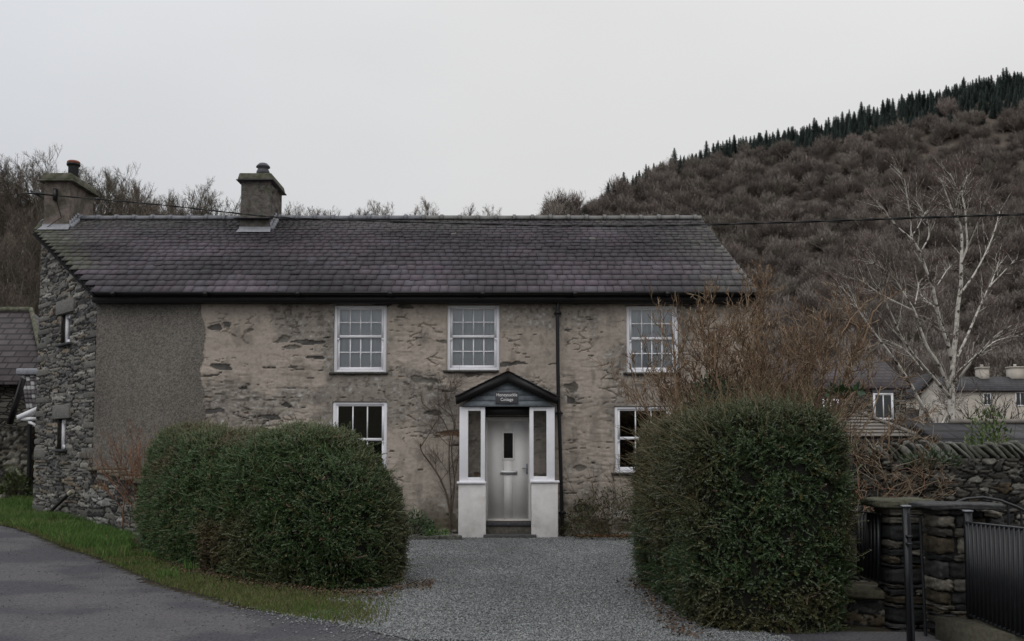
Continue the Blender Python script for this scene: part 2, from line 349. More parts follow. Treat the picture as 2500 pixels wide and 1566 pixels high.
# ------------------------------------------------------------------ cottage
YF = 19.58
cot = thing('cottage', 'long stone cottage with slate roof, white sash windows and a small gabled porch', 'cottage', (-1.7, YF, 0))
A = np.array([P(231, 1000, YF)[0], YF]); YE = 19.30; YR = 22.6
ZE = P(1250, 713, YE)[2]; ZR = P(1250, 536, YR)[2]; sl_ = (ZR-ZE)/(YR-YE)
def on_roof(px, py):
    d = ray(px, py); t = (ZE-sl_*YE-CAMZ)/(d[2]-sl_*d[1]); return np.array([0, 0, CAMZ])+d*t
EL = on_roof(236, 713); VL = on_roof(86, 562); RR_ = on_roof(1709, 536); ER = on_roof(1848, 713)
XLR = on_roof(104, 538)[0]
def xl(y): return EL[0]+(VL[0]-EL[0])*(y-EL[1])/(VL[1]-EL[1]) if y < VL[1] else VL[0]+(XLR-VL[0])*min((y-VL[1])/(YR-VL[1]), 1)
def xr(y): return ER[0]+(RR_[0]-ER[0])*(y-ER[1])/(RR_[1]-ER[1])
def zroof(y): return ZE+sl_*(y-YE) if y <= YR else ZR-sl_*(y-YR)
SL = math.hypot(YR-YE, ZR-ZE); uy = (YR-YE)/SL; uz = (ZR-ZE)/SL     # along slope
nrm = np.array([0, -uz, uy])
# slates
m = MB(); s_ = -.05; k = 0; V_ = []; C_ = []
while s_ < SL-.05:
    ex = .30-.185*max(s_/SL, 0)**.8; ex *= random.Random(k).uniform(.95, 1.05)
    s0 = s_; s1 = min(s_+ex+.09, SL)
    y_ = YE+uy*(s_+ex/2); a = xl(y_); b = xr(y_)
    x = a-.02-.12*h2(k, 3); r_ = random.Random(900+k)
    while x < b:
        wd = r_.uniform(.75, 1.35)*(.20-.06*s_/SL); xa = max(x+.003, a-.03); xb = min(x+wd-.003, b+.03)
        if xb-xa > .03:
            j = r_.uniform(-.007, .007) if r_.random() < .9 else r_.uniform(-.03, .02)
            lift = r_.uniform(.014, .022); th = r_.uniform(.007, .013); sk = r_.uniform(-.008, .008)
            q = []
            for (xx, s2, l2) in ((xa, s0+j-sk, lift), (xb, s0+j+sk, lift), (xb, s1, .002), (xa, s1, .002)):
                sag = .02*(fbm(xx*.5, s2*.7, 31, 2)-.5)
                q.append(np.array([xx, YE, ZE])+np.array([0, uy, uz])*s2+nrm*(l2+sag))
            V_.append(q+[p+nrm*th for p in q])
            pv = float(fbm(x*.55, s_*1.0, 41, 3)); base = np.array([.039, .032, .039])
            base = base*(1+3.6*max(0, pv-.50)-2.2*max(0, .46-pv))
            rr = r_.random()
            if rr < .10: base = base*np.array([1.08, .98, 1.02])
            elif rr < .22: base = base*np.array([1.05, 1.15, 1.15])
            elif rr > .996: base = np.array([.13, .125, .12])
            base = base*r_.uniform(.86, 1.15)
            le = np.clip((s_/SL-.72)*2.3, 0, 1)*(.3+.7*float(ss(.35, .65, fbm(x*.5, 2.2, 77))))   # lichened top courses
            le = max(le, np.clip((x-(b-1.6))/1.6, 0, 1)*.65*r_.uniform(.3, 1), np.clip(1-(x-a)/2.0, 0, 1)*.55*(s_/SL > .6))
            base = base*(1-le)+np.array([.14, .14, .125])*le*r_.uniform(.7, 1.2)
            mo = np.clip(1-(x-a)/.75, 0, 1)*r_.uniform(.3, 1)*(.25 < s_/SL < .9)
            base = base*(1-mo*.8)+np.array([.075, .082, .04])*mo*.8
            C_.append(base)
        x += wd
    s_ += ex; k += 1
V_ = np.array(V_); n_ = len(V_); f_ = np.array([(3, 2, 1, 0), (4, 5, 6, 7), (0, 1, 5, 4), (1, 2, 6, 5), (2, 3, 7, 6), (3, 0, 4, 7)])
m.add(V_.reshape(-1, 3), (f_[None]+(np.arange(n_)*8)[:, None, None]).reshape(-1, 4), np.repeat(np.array(C_), 8, 0))
# boarding under the slates and the rear slope
BL = (xl(YR), YR); YB = YR+3.3
for (ya, yb, dz) in ((YE+.02, VL[1], -.02), (VL[1], YR, -.02), (YR, YB, -.0)):
    za, zb = zroof(ya), zroof(yb)
    xa0 = xl(min(ya, YR)); xb0 = xl(min(yb, YR)); xa1 = xr(min(ya, YR)); xb1 = xr(min(yb, YR))
    m.hexa([(xa0, ya, za+dz-.07), (xa1, ya, za+dz-.07), (xb1, yb, zb+dz-.07), (xb0, yb, zb+dz-.07)], [(xa0, ya, za+dz), (xa1, ya, za+dz), (xb1, yb, zb+dz), (xb0, yb, zb+dz)], (.03, .028, .03))
roof = m.build('roof', MT['slate'], cot, color=True)
# ridge tiles
m = MB(); x = P(196, 540, YR)[0]; i = 0; XR = xr(YR)
while x < XR:
    x2 = min(x+.415, XR+.02); tilt = .01*(h2(i, 9)-.5)
    for (a, b, g) in ((x, x2, 0), (x-.02, x+.05, .022)):
        pr = [(0, math.cos(t)*(.13+g), math.sin(t)*(.1+g)) for t in np.linspace(-.15, math.pi+.15, 9)]
        pts = [(a, YR-p[1], ZR-.015+p[2]+tilt) for p in pr]; m.prism(pts, (b-a, 0, 0), (.17, .17, .165) if i > 18 else (.16, .165, .185))
    x += .415; i += 1
m.build('ridge', MT['slate'], roof, color=True)
# front wall: limewashed rubble with lumps and bare stones, openings cut out
WIN = [(815.6, 745, 943, 910, 4, 2, 821, 'u'), (1091.5, 744, 1220, 905.5, 4, 2, 821, 'u'), (1528.6, 746, 1657, 911, 4, 2, 826, 'u'),
       (811.6, 981, 944, 1160, 3, 1, 1073, 'l'), (1500, 992, 1644, 1155, 3, 1, 1070, 'l')]
def rect(x0, y0, x1, y1, Yp): a = P(x0, y0, Yp); b = P(x1, y1, Yp); return a[0], b[0], b[2], a[2]
OPN = [rect(q[0], q[1], q[2], q[3], YF) for q in WIN]
dx0, dx1, dz0, dz1 = rect(1184, 1017, 1297, 1283, YF)
OPN.append((dx0, dx1, dz0, dz1))
XA, XB = A[0], P(1838, 900, YF)[0]; ZT = zroof(YE)+.12
st = .0165; gx = np.linspace(XA, XB, int((XB-XA)/st)); gz = np.linspace(-.25, ZT, int((ZT+.25)/st))
for o_ in OPN:   # snap grid lines to the openings so the cut is clean
    for v in o_[:2]: gx[np.argmin(abs(gx-v))] = v
    for v in o_[2:]: gz[np.argmin(abs(gz-v))] = v
X, Z = np.meshgrid(gx, gz)
e, idh, ddx, ddy = rubble(X, Z, .42, .125, 11, .42, 2.6)
stone = ss(.0, .38, e)
big = fbm(X*.8, Z*.9, 21, 3)
rough = np.clip(.06+.45*ss(.48, .64, fbm(X*.5+1, Z*.8, 61, 3))+.75*ss(3.7, 2.6, Z)*ss(-3.6, -4.3, X)+.6*ss(.9, 1.2, X)*ss(2.6, 2.2, X)*ss(4.0, 3.0, Z), 0, 1)
lump = .010*stone*(.4+idh)*rough+.026*(fbm(X*1.6, Z*3.2, 22, 4)-.5)+.012*(fbm(X*8, Z*16, 23, 3)-.5)*(.4+.6*rough)
# ragged ledges: sheared horizontal folds in the lime
fold = fbm(X*2.6, Z*9.5+X*.7, 24, 4); lump += .016*ss(.54, .57, fold)*ss(.42, .6, fbm(X*2, Z*3, 25, 2))*(.25+.75*rough)
sliv = fbm(X*3.1+.5*np.sin(Z*9), Z*17, 62, 3)-.07*rough-.05*ss(.5, .6, fbm(X*.9, Z*1.2, 63, 2)); sliv = sliv < .132
lumpd = lump.copy()
pexp = .022+.13*rough**2
id2 = (idh*7.31) % 1
expo = ((id2 < pexp) & (e > .10+.5*np.maximum(fbm(X*7, Z*12, 27, 3)-.3, 0))) | sliv
expf = expo.astype(float)
height = np.where(expo, lump-.032+.012*fbm(X*10, Z*26, 28, 3), lumpd)
crk = (e < .045)*(fbm(X*2.1, Z*3.7, 29, 3) > .68-.08*rough); height = height-.030*crk
bound = P(497, 900, YF)[0]+.22*(fbm(Z*2.5, Z*0, 30, 5)-.5)+.03*np.sin(Z*1.1)
pd = X < bound
height = np.where(pd, .022+.008*(fbm(X*60, Z*60, 33, 2)-.5)+.008*(fbm(X, Z, 34)-.5), height)
dist = np.full(X.shape, 9.)
for (a, b, c, d) in OPN:
    q = np.hypot(np.maximum(np.maximum(a-X, X-b), 0), np.maximum(np.maximum(c-Z, Z-d), 0)); dist = np.minimum(dist, q)
sm = ss(0, .10, dist); height = height*sm
base = np.array([.425, .37, .32])[None, None]*(.86+.28*fbm(X*2.1, Z*2.1, 35, 4))[..., None]
gray = ss(.50, .68, fbm(X*.9+5, Z*1.15, 36, 4))*.5
gray = np.maximum(gray, .75*ss(1.4, .2, Z)*fbm(X*2, Z*2, 46))
gray = np.maximum(gray, .5*ss(.28, .0, np.abs(Z-2.72))*ss(.35, .6, fbm(X*1.3, Z*4, 47)))
base = base*(1-gray[..., None])+np.array([.17, .16, .145])*gray[..., None]
speck = fbm(X*16, Z*20, 37, 3); base = base*(1-.55*ss(.58, .72, speck)[..., None]*(.3+gray[..., None]))
base = np.where((speck < .27)[..., None] & (gray > .2)[..., None], np.array([.42, .42, .4]), base)
hh_ = (idh*13.7) % 1
sc = np.where((hh_ < .55)[..., None], np.array([.068, .067, .066]), np.where((hh_ < .62)[..., None], np.array([.17, .10, .055]), np.array([.15, .14, .125])))
sc = sc*(.6+.9*fbm(X*6, Z*25, 38, 3))[..., None]
colr = np.where(expo[..., None], sc*.88+base*.12, base)
stain = ss(.56, .74, fbm(X*5+2, Z*2.6, 48, 5)); colr = colr*(1-.26*stain[..., None])

pdc = np.array([.165, .152, .136])*(.55+.9*h2(np.round(X*90), np.round(Z*90), 39))[..., None]*(.70+.6*fbm(X*1.6, Z*.8, 40, 4))[..., None]*(1-.3*ss(4.1, 4.6, Z)*fbm(X*4, Z, 49))[..., None]
colr = np.where(pd[..., None], pdc, colr)
moss = ss(.95, .15, Z+.25*(fbm(X*3, Z*3, 43)-.5))*ss(.42, .6, fbm(X*4, Z*5, 44, 3))*(~pd); colr = colr*(1-.8*moss[..., None])+np.array([.05, .045, .02])*.8*moss[..., None]
f = gridfaces(len(gz), len(gx)); cx_ = X.ravel()[f].mean(1); cz_ = Z.ravel()[f].mean(1); keep = np.ones(len(f), bool)
for (a, b, c, d) in OPN: keep &= ~((cx_ > a) & (cx_ < b) & (cz_ > c) & (cz_ < d))
f = f[keep]
m = MB(); m.add(np.stack([X, YF-height, Z], -1).reshape(-1, 3), f, colr.reshape(-1, 3))
wallo = m.build('front_wall', MT['wall'], cot, smooth=True, color=True)
# reveals, rear and side walls (plain masonry behind the face)
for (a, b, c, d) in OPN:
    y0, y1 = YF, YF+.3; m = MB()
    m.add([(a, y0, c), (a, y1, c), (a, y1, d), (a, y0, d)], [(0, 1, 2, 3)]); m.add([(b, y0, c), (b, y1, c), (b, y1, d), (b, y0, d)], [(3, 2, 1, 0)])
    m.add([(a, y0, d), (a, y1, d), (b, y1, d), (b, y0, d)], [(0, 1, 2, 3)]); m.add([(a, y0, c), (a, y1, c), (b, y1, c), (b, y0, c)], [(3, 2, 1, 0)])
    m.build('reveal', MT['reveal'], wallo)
Bp = np.array([P(93, 900, VL[1])[0], VL[1]])
m = MB()
def wallq(p, q, zt0, zt1): m.add([(p[0], p[1], -.3), (q[0], q[1], -.3), (q[0], q[1], zt1), (p[0], p[1], zt0)], [(0, 1, 2, 3)])
Cb = (xl(YR)+.1, YB-.25); Db = (xr(YR)-.15, YB-.25); Eb = (XB, YF+.002); Dm = (xr(YR)-.15, YR)
wallq(Bp, (xl(YR)+.1, YR), zroof(Bp[1])-.1, ZR-.1); wallq((xl(YR)+.1, YR), Cb, ZR-.1, zroof(YB-.25)-.1); wallq(Cb, Db, zroof(YB-.25)-.1, zroof(YB-.25)-.1); wallq(Db, Dm, zroof(YB-.25)-.1, ZR-.1); wallq(Dm, Eb, ZR-.1, zroof(YF)-.1)
m.build('rear_wall', MT['fstone'], cot)
# lane-side wall of real rubble relief
def relief(o0, du, L_, zf, cw, ch, seed, amp, colfn, holes=(), st=.022, z0=-.3, nz=None, tiltd=0):
    """stone faced wall: origin (x,y), unit direction du, length, top function zf(u); returns MB; outward normal on the left of du reversed"""
    nx = int(L_/st); gu = np.linspace(0, L_, nx); zmax = max(zf(u) for u in gu); nzz = int((zmax-z0)/st); gv = np.linspace(0, 1, nzz)
    U, Vv = np.meshgrid(gu, gv); top = np.array([zf(u) for u in gu])[None]
    Zz = z0+Vv*(zmax-z0); e, idh, ddx, ddy = rubble(U, Zz, cw, ch, seed)
    joint = ss(0.02, .22, e)
    hgt = amp*(joint**.7*(.55+.6*((idh*5.77) % 1)))+amp*.5*(ddx*(((idh*3.3) % 1)-.5)+ddy*(((idh*9.1) % 1)-.3))*joint+amp*.5*(fbm(U*14, Zz*30, seed+5, 3)-.5)*joint
    C = colfn(U, Zz, idh, joint)
    n = np.array([du[1], -du[0]])*(-1 if tiltd else 1)
    return U, Zz, hgt, C, n, top, e
def stonecol(dark, mid, lt, rust, lich=.0, seed=0):
    def fn(U, Zz, idh, joint):
        k = (idh*17.3) % 1; c = np.where((k < .42)[..., None], np.array(mid), np.where((k < .72)[..., None], np.array(dark), np.where((k < .9)[..., None], np.array(lt), np.array(rust))))
        c = c*(.6+.75*((idh*29.1) % 1))[..., None]*(.7+.6*fbm(U*9, Zz*22, seed+50, 3))[..., None]
        if lich: c = c+lich*ss(.62, .70, fbm(U*13, Zz*16, seed+51, 3))[..., None]*np.array([1, 1, .93])
        return np.where((joint < .42)[..., None], np.array([.016, .015, .014]), c)
    return fn
def zgab(u): 
    y = A[1]+dAB[1]*u; return zroof(max(y, YE))-.10
vAB = Bp-A; LAB = float(np.hypot(*vAB)); dAB = vAB/LAB
colG = stonecol((.085, .083, .08), (.16, .152, .137), (.25, .24, .215), (.20, .165, .125), .08, 3)
U, Zz, hg, C, n_, top, e_ = relief(A, dAB, LAB, zgab, .56, .064, 60, .024, colG)
nG = np.array([-dAB[1], dAB[0]]); nG = nG if nG[1] < 0 else -nG
def gab(px, py):      # pixel on the lane-side wall -> (u,z)
    d = ray(px, py); # (A+u dAB) = t d
    Mx = np.array([[d[0], -dAB[0]], [d[1], -dAB[1]]]); t, u = np.linalg.solve(Mx, A); return u, CAMZ+d[2]*t
SLIT = []
for (x0, y0, x1, y1) in ((154, 767, 172, 839), (145, 1024, 160.5, 1097)):
    ua, za = gab(x0, y0); ub, zb = gab(x1, y1); ua2, _ = gab((x0+x1)/2, (y0+y1)/2)
    zt = gab((x0+x1)/2, y0)[1]; zb = gab((x0+x1)/2, y1)[1]; SLIT.append((ub, ua, zb, zt))
# quoins at both ends, lintels over the slits
quo = (U < .30+.12*(np.floor(Zz/.34) % 2)) & (Zz < 9)
eq = np.minimum(np.abs((Zz/.34) % 1-.0), 1-np.abs((Zz/.34) % 1)); 
inside = Zz <= top
f = gridfaces(*U.shape); cu = U.ravel()[f].mean(1); cz = Zz.ravel()[f].mean(1); tp = np.interp(cu, U[0], top[0]); keep = cz < tp
for (a, b, c, d) in SLIT: keep &= ~((cu > a) & (cu < b) & (cz > c) & (cz < d))
W3 = np.stack([A[0]+dAB[0]*U+nG[0]*hg, A[1]+dAB[1]*U+nG[1]*hg, Zz], -1)
m = MB(); m.add(W3.reshape(-1, 3), f[keep][:, ::-1] if True else f, C.reshape(-1, 3)); gw = m.build('side_wall', MT['stone'], cot, color=True)
def gp(u, z, out=0): return np.array([A[0]+dAB[0]*u+nG[0]*out, A[1]+dAB[1]*u+nG[1]*out, z])
def gbox(mb, u0, u1, z0, z1, o0, o1, c=None):
    b = [gp(u0, z0, o0), gp(u1, z0, o0), gp(u1, z0, o1), gp(u0, z0, o1)]; t = [gp(u0, z1, o0), gp(u1, z1, o0), gp(u1, z1, o1), gp(u0, z1, o1)]
    return mb.hexa(b, t, c)
for (a, b, c, d) in SLIT:
    m = MB(); w_ = .09
    gbox(m, a, a+w_, c, d, -.12, -.05); gbox(m, b-w_, b, c, d, -.12, -.05); gbox(m, a+w_, b-w_, c, c+w_, -.12, -.05); gbox(m, a+w_, b-w_, d-w_, d, -.12, -.05)
    wn = m.build('slit_window', MT['white'], cot)
    m = MB(); gbox(m, a, b, c, d, -.16, -.13); m.build('pane', MT['dark'], wn)
    m = MB(); gbox(m, b, b+.012, c, d, -.3, .03, (.03, .028, .025)); gbox(m, a-.012, a, c, d, -.3, .02, (.1, .095, .09)); m.build('jamb', MT['stone'], wn, color=True)  # jamb toward the back corner is darker: its shade is put into the colour
    m = MB(); gbox(m, a-.25, b+.3, d+.01, d+.30, -.1, .055, (.17, .165, .155)); m.build('lintel', MT['stone'], wn, color=True, bevel=.015)
    m = MB(); gbox(m, a-.12, b+.15, c-.05, c, -.2, .10, (.06, .062, .066)); m.build('sill', MT['stone'], wn, color=True, bevel=.01)
for i in range(17):
    m = MB(); z0 = .0+i*.30; hh = .26+.03*h2(i, 1); ww = .20+.22*h2(i, 2)
    cc = np.array([.125, .12, .108])*(.55+.8*h2(i, 3)); hh = .12+.17*h2(i, 33); gbox(m, -.012, ww*1.4, z0, z0+hh-.03, -.2, .028+.008*h2(i, 4), cc)
    if i < 15 and h2(i, 21) > .3: m.build('quoin_stone', MT['stone'], gw, color=True, bevel=.02)
    m = MB(); ww = .3+.5*h2(i, 12); gbox(m, LAB-ww, LAB+.012, z0, z0+hh-.03, -.2, .028+.012*h2(i, 14), cc*.9+.02)
    if h2(i, 22) > .3: m.build('quoin_stone', MT['stone'], gw, color=True, bevel=.02)
# verge strip, gutter, fascia, downpipe
m = MB(); p0 = np.array([EL[0]-.03, YE-.03, ZE-.03]); p1 = np.array([VL[0]-.03, VL[1], VL[2]-.03])
m.tube([p0, p1], .016, 6); m.tube([p0-[0, 0, .06], p1-[0, 0, .06]], .03, 6); m.build('verge_trim', MT['rubber'], cot)
m = MB(); pr = [(0, math.cos(t)*.065, math.sin(t)*.065) for t in np.linspace(math.pi, 2*math.pi, 9)]
gz0 = ZE-.01; pts = [(EL[0]-.02, YE-.02+p[1], gz0+p[2]) for p in pr]+[(EL[0]-.02, YE+.035, gz0), (EL[0]-.02, YE-.075, gz0)]
m.prism(pts, (ER[0]-EL[0]+.06, 0, 0))
for i in range(8): xx = EL[0]+.3+i*1.8; m.box(xx, xx+.08, YE-.095, YE+.05, gz0-.075, gz0+.006)
m.build('gutter', MT['black'], cot)
m = MB(); m.box(XA-.01, ER[0]-.01, YE+.04, YF+.05, ZE-.20, ZE-.045); m.build('fascia', MT['bargeb'], cot)
m = MB(); Yp = YF-.14
pp = [P(1364, 722, Yp), P(1363, 742, Yp), P(1361, 758, Yp), P(1361, 770, Yp), P(1362, 900, Yp), P(1364, 1000, Yp), P(1366, 1040, Yp), P(1374, 1314, Yp)]
m.tube(pp, .036, 12)
for (px, py, r) in ((1362, 764, .062), (1365, 1008, .05), (1373, 1252, .048), (1363.5, 728, .05)):
    c = P(px, py, Yp); m.lathe(c[0], c[1], [(.037, c[2]-.035), (r, c[2]-.028), (r, c[2]+.02), (.037, c[2]+.03)], 14)
    m.box(c[0]-.075, c[0]+.075, Yp+.02, YF, c[2]-.02, c[2]+.005)
m.build('downpipe', MT['black'], cot, smooth=False)
# sash windows
def ring(mb, x0, x1, z0, z1, l, r, b, t, y0, y1):
    mb.box(x0, x0+l, y0, y1, z0, z1); mb.box(x1-r, x1, y0, y1, z0, z1); mb.box(x0+l, x1-r, y0, y1, z0, z0+b); mb.box(x0+l, x1-r, y0, y1, z1-t, z1)
S1 = YF/F
def sash_window(q):
    x0, y0, x1, y1, nc, nr, ym, kind = q; a, b, c, d = rect(x0, y0, x1, y1, YF); zm = P(x0, ym, YF)[2]
    a += .004; b -= .004; c += .003; d -= .012; y = YF+.03
    m = MB(); ring(m, a, b, c, d, .058, .058, .05, .045, y, y+.11); fr = m.build('window', MT['white'], cot, bevel=.004)
    mr_ = .030; gb = .0115
    for (za, zb, ya, bt, tt) in ((zm-mr_, d-.045, y+.022, 2*mr_-.006, .032), (c+.05, zm+mr_, y+.052, .06, 2*mr_-.01)):
        m = MB(); xa, xb = a+.058, b-.058; s = .048
        ring(m, xa, xb, za, zb, s, s, bt, tt, ya, ya+.03)
        for i in range(1, nc): xx = xa+s+(xb-xa-2*s)*i/nc; m.box(xx-gb, xx+gb, ya+.004, ya+.024, za+bt, zb-tt)
        for i in range(1, nr):
            zz = za+bt+(zb-tt-za-bt)*i/nr
            for k in range(nc):
                u0 = xa+s+(xb-xa-2*s)*k/nc+(gb if k else 0); u1 = xa+s+(xb-xa-2*s)*(k+1)/nc-(gb if k < nc-1 else 0); m.box(u0, u1, ya+.005, ya+.023, zz-gb, zz+gb)
        if ya == y+.022:      # little horns under the upper sash
            for hx, sg in ((xa, 1), (xb, -1)): m.prism([(hx, ya+.001, za), (hx+sg*.05, ya+.001, za), (hx+sg*.04, ya+.001, za-.025), (hx+sg*.012, ya+.001, za-.055), (hx, ya+.001, za-.06)], (0, .027, 0))
        m.build('sash', MT['white'], fr)
        m = MB(); m.add([(xa+.04, ya+.014, za+.03), (xb-.04, ya+.014, za+.03), (xb-.04, ya+.014, zb-.02), (xa+.04, ya+.014, zb-.02)], [(0, 1, 2, 3)]); m.build('pane', MT['glass'], fr)
    m = MB(); r_ = random.Random(int(x0)); nn = 14
    o0, o1, o2, o3 = rect(x0, y0, x1, y1, YF)
    xs = np.linspace(o0-.07, o1+(-.02 if x0 > 1000 and x0 < 1200 else .03), nn)
    t_ = [(x, YF-.055-r_.uniform(0, .012), c+.004) for x in xs]; bt_ = [(p[0], p[1]+.01, c-.035-r_.uniform(0, .018)) for p in t_]
    bk_t = [(x, YF+.03, c+.006) for x in xs]; bk_b = [(x, YF+.03, c-.03) for x in xs]
    V = t_+bt_+bk_t+bk_b; Fq = []
    for i in range(nn-1): Fq += [(i, i+1, nn+i+1, nn+i)[::-1], (i, i+1, 2*nn+i+1, 2*nn+i), (nn+i, nn+i+1, 3*nn+i+1, 3*nn+i)[::-1]]
    Fq += [(0, nn, 3*nn, 2*nn), (nn-1, 2*nn-1, 4*nn-1, 3*nn-1)[::-1]]
    m.add(V, Fq, (.085, .082, .075)); m.build('sill', MT['stone'], fr, color=True)
    # the room behind: shallow dark box, pale blind upstairs
    m = MB(); ya = YF+.2; yb = YF+1.6
    m.add([(a-.3, ya, c-.2), (b+.3, ya, c-.2), (b+.3, ya, d+.2), (a-.3, ya, d+.2), (a-.3, yb, c-.2), (b+.3, yb, c-.2), (b+.3, yb, d+.2), (a-.3, yb, d+.2)], [(4, 5, 6, 7), (0, 4, 7, 3), (1, 2, 6, 5), (0, 1, 5, 4), (3, 7, 6, 2)])
    m.build('room', MT['dark'], fr)
    if kind == 'u':
        m = MB(); nx = 40; xs = np.linspace(a, b, nx); m.add([(x, YF+.17+.008*math.sin(i*1.9)+.006*h2(i, 5), z) for z in (c, d) for i, x in enumerate(xs)], [(i, i+1, nx+i+1, nx+i) for i in range(nx-1)])
        m.build('blind', MT['curtain'], fr, smooth=True)
    return fr
for q in WIN: sash_window(q)
# porch
YP = 19.10
def pb(mb, x0, y0, x1, y1, ya, yb, c=None):
    a, b, z0, z1 = rect(x0, y0, x1, y1, ya); return mb.box(a, b, ya, yb, z0, z1, c)
for (x0, x1, g0, g1, s0, s1, w0, w1, yy, side) in ((1122, 1184, 1143, 1173.5, 1115, 1187, 1119, 1186, 1176.5, -1), (1292.6, 1354.5, 1302.5, 1334.5, 1294, 1366, 1297, 1363, 1174, 1)):
    m = MB(); a, b, z0, z1 = rect(w0, yy+5, w1, 1340, YP)
    m.box(a, b, YP, YP+.16, z0, z1)
    if side < 0: m.box(a+.002, a+.14, YP+.16, YF-.01, z0, z1-.002)
    else: m.box(b-.14, b-.002, YP+.16, YF-.01, z0, z1-.002)
    m.build('porch_wall', MT['whiter'], cot, bevel=.02)
    m = MB(); pb(m, s0, yy, s1, yy+5, YP-.035, YP+.17); a, b, z0, z1 = rect(s0, yy, s1, yy+5, YP-.035)
    if side < 0: m.box(a+.01, a+.17, YP+.17, YF-.03, z0, z1)
    else: m.box(b-.17, b-.01, YP+.17, YF-.03, z0, z1)
    ps = m.build('porch_sill', MT['white'], cot, bevel=.006)
    a, b, z0, z1 = rect(x0, 994, x1, yy, YP+.02); ga, gb_, gz0, gz1 = rect(g0, 1003.5, g1, yy-10.5, YP+.02)
    m = MB(); yo, yi = YP+.02, YP+.09
    m.box(a, ga, yo, yi, z0, z1); m.box(gb_, b, yo, yi, z0, z1); m.box(ga, gb_, yo, yi, z0, gz0); m.box(ga, gb_, yo, yi, gz1, z1)
    xs = a+.004 if side < 0 else b-.074
    m.box(xs, xs+.07, yi, yi+.12, z0, z1); m.box(xs, xs+.07, YF-.16, YF-.04, z0, z1); m.box(xs, xs+.07, yi+.12, YF-.16, z0, z0+.07); m.box(xs, xs+.07, yi+.12, YF-.16, z1-.07, z1)
    pw = m.build('porch_window', MT['white'], cot, bevel=.004)
    m = MB(); m.add([(ga, yo+.03, gz0), (gb_, yo+.03, gz0), (gb_, yo+.03, gz1), (ga, yo+.03, gz1)], [(0, 1, 2, 3)])
    m.add([(xs+.035, yi+.12, z0+.07), (xs+.035, YF-.16, z0+.07), (xs+.035, YF-.16, z1-.07), (xs+.035, yi+.12, z1-.07)], [(0, 1, 2, 3)]); m.build('pane', MT['glass'], pw)
# porch roof: two pitches, slates, bargeboards, boarded gable
ap = P(1240, 907, YP-.12); el = P(1110, 974, YP-.12); er = P(1364, 967, YP-.12)
er[2] = el[2] = (er[2]+el[2])/2
m = MB()
for pe, sg in ((el, -1), (er, 1)):
    for r0 in range(7):
        t0, t1 = r0/7, min((r0+1)/7+.04, 1)
        nn = 3
        for j in range(nn):
            ya = YP-.14+(YF-YP+.16)*j/nn; yb = YP-.14+(YF-YP+.16)*(j+1)/nn-.004
            jj = .012*(h2(r0, j, 5+sg)-.5)
            p0 = pe+(ap-pe)*(t0+jj); p1 = pe+(ap-pe)*t1
            c = np.array([.075, .068, .072])*(.6+.8*h2(r0, j, 8)); 
            if r0 == 6: c = np.array([.11, .075, .06])
            if sg > 0 and r0 in (1, 2, 4): c = np.array([.15, .155, .16])
            q = [(p0[0], ya, p0[2]+.016), (p0[0], yb, p0[2]+.016), (p1[0], yb, p1[2]+.004), (p1[0], ya, p1[2]+.004)]
            if sg > 0: q = q[::-1]
            m.hexa(q, [(x, y, z+.013) for x, y, z in q], c)
m.tube([(ap[0], YP-.15, ap[2]+.03), (ap[0], YF, ap[2]+.03)], .032, 8, (.12, .08, .065))
pr_ = m.build('porch_roof', MT['slate'], cot, color=True)
m = MB(); dd = .195
for pe in (el, er):
    a, b = (pe, ap); 
    q = [(a[0]+(.015 if pe is el else -.015), YP-.12, a[2]-.003), (b[0], YP-.12, b[2]-.003), (b[0], YP-.12, b[2]-.003-dd), (a[0]+(.03 if pe is el else -.03), YP-.12, a[2]-dd*.72)]
    m.prism(q, (0, .028, 0))
m.build('bargeboard', MT['bargeb'], pr_)
m = MB(); zb = P(1240, 993, YP)[2]; gy_ = YP-.03
gl_ = P(1128, 993, YP)[0]; gr_ = P(1354, 993, YP)[0]; nb = 6; gt = ap[2]-.03
for i in range(nb):
    z0 = zb+(gt-zb)*i/nb; z1 = zb+(gt-zb)*(i+1)/nb-.006
    f0, f1 = i/nb, (i+1)/nb; x0a = gl_+(ap[0]-gl_)*f0; x0b = gl_+(ap[0]-gl_)*f1; x1a = gr_+(ap[0]-gr_)*f0; x1b = gr_+(ap[0]-gr_)*f1
    m.prism([(x0a, gy_, z0), (x1a, gy_, z0), (x1b, gy_, z1), (x0b, gy_, z1)], (0, .05, 0))
m.build('gable_boards', MT['boards'], pr_)
m = MB(); m.box(gl_+.05, gr_-.05, YP+.03, YF-.02, zb-.002, zb+.05); m.box(P(1186, 993, YP)[0], P(1291, 993, YP)[0], YP+.10, YP+.14, zb-.16, zb-.004); m.build('porch_ceiling', MT['bargeb'], cot)
m = MB(); pb(m, 1209.5, 957.5, 1265.5, 986, YP-.055, YP-.034); sg_ = m.build('name_sign', MT['sign'], cot, bevel=.002)
def text_mesh(body, cx, cz, width, y, mat, parent, bold=.0):
    cu = bpy.data.curves.new('t', 'FONT'); cu.body = body; cu.align_x = 'CENTER'; cu.size = 1; cu.extrude = .01; cu.offset = bold; cu.resolution_u = 3
    to = bpy.data.objects.new('t', cu); COL.objects.link(to); bpy.context.view_layer.update()
    me = bpy.data.meshes.new_from_object(to); bpy.data.objects.remove(to)
    v = np.array([tuple(q.co) for q in me.vertices]); wd = np.ptp(v[:, 0]); s = width/wd; ce = (v[:, 0].max()+v[:, 0].min())/2
    v2 = np.stack([cx+(v[:, 0]-ce)*s, y-v[:, 2]*.3, cz+v[:, 1]*s*1.12], 1)
    return v2, [tuple(p.vertices) for p in me.polygons]
m = MB()
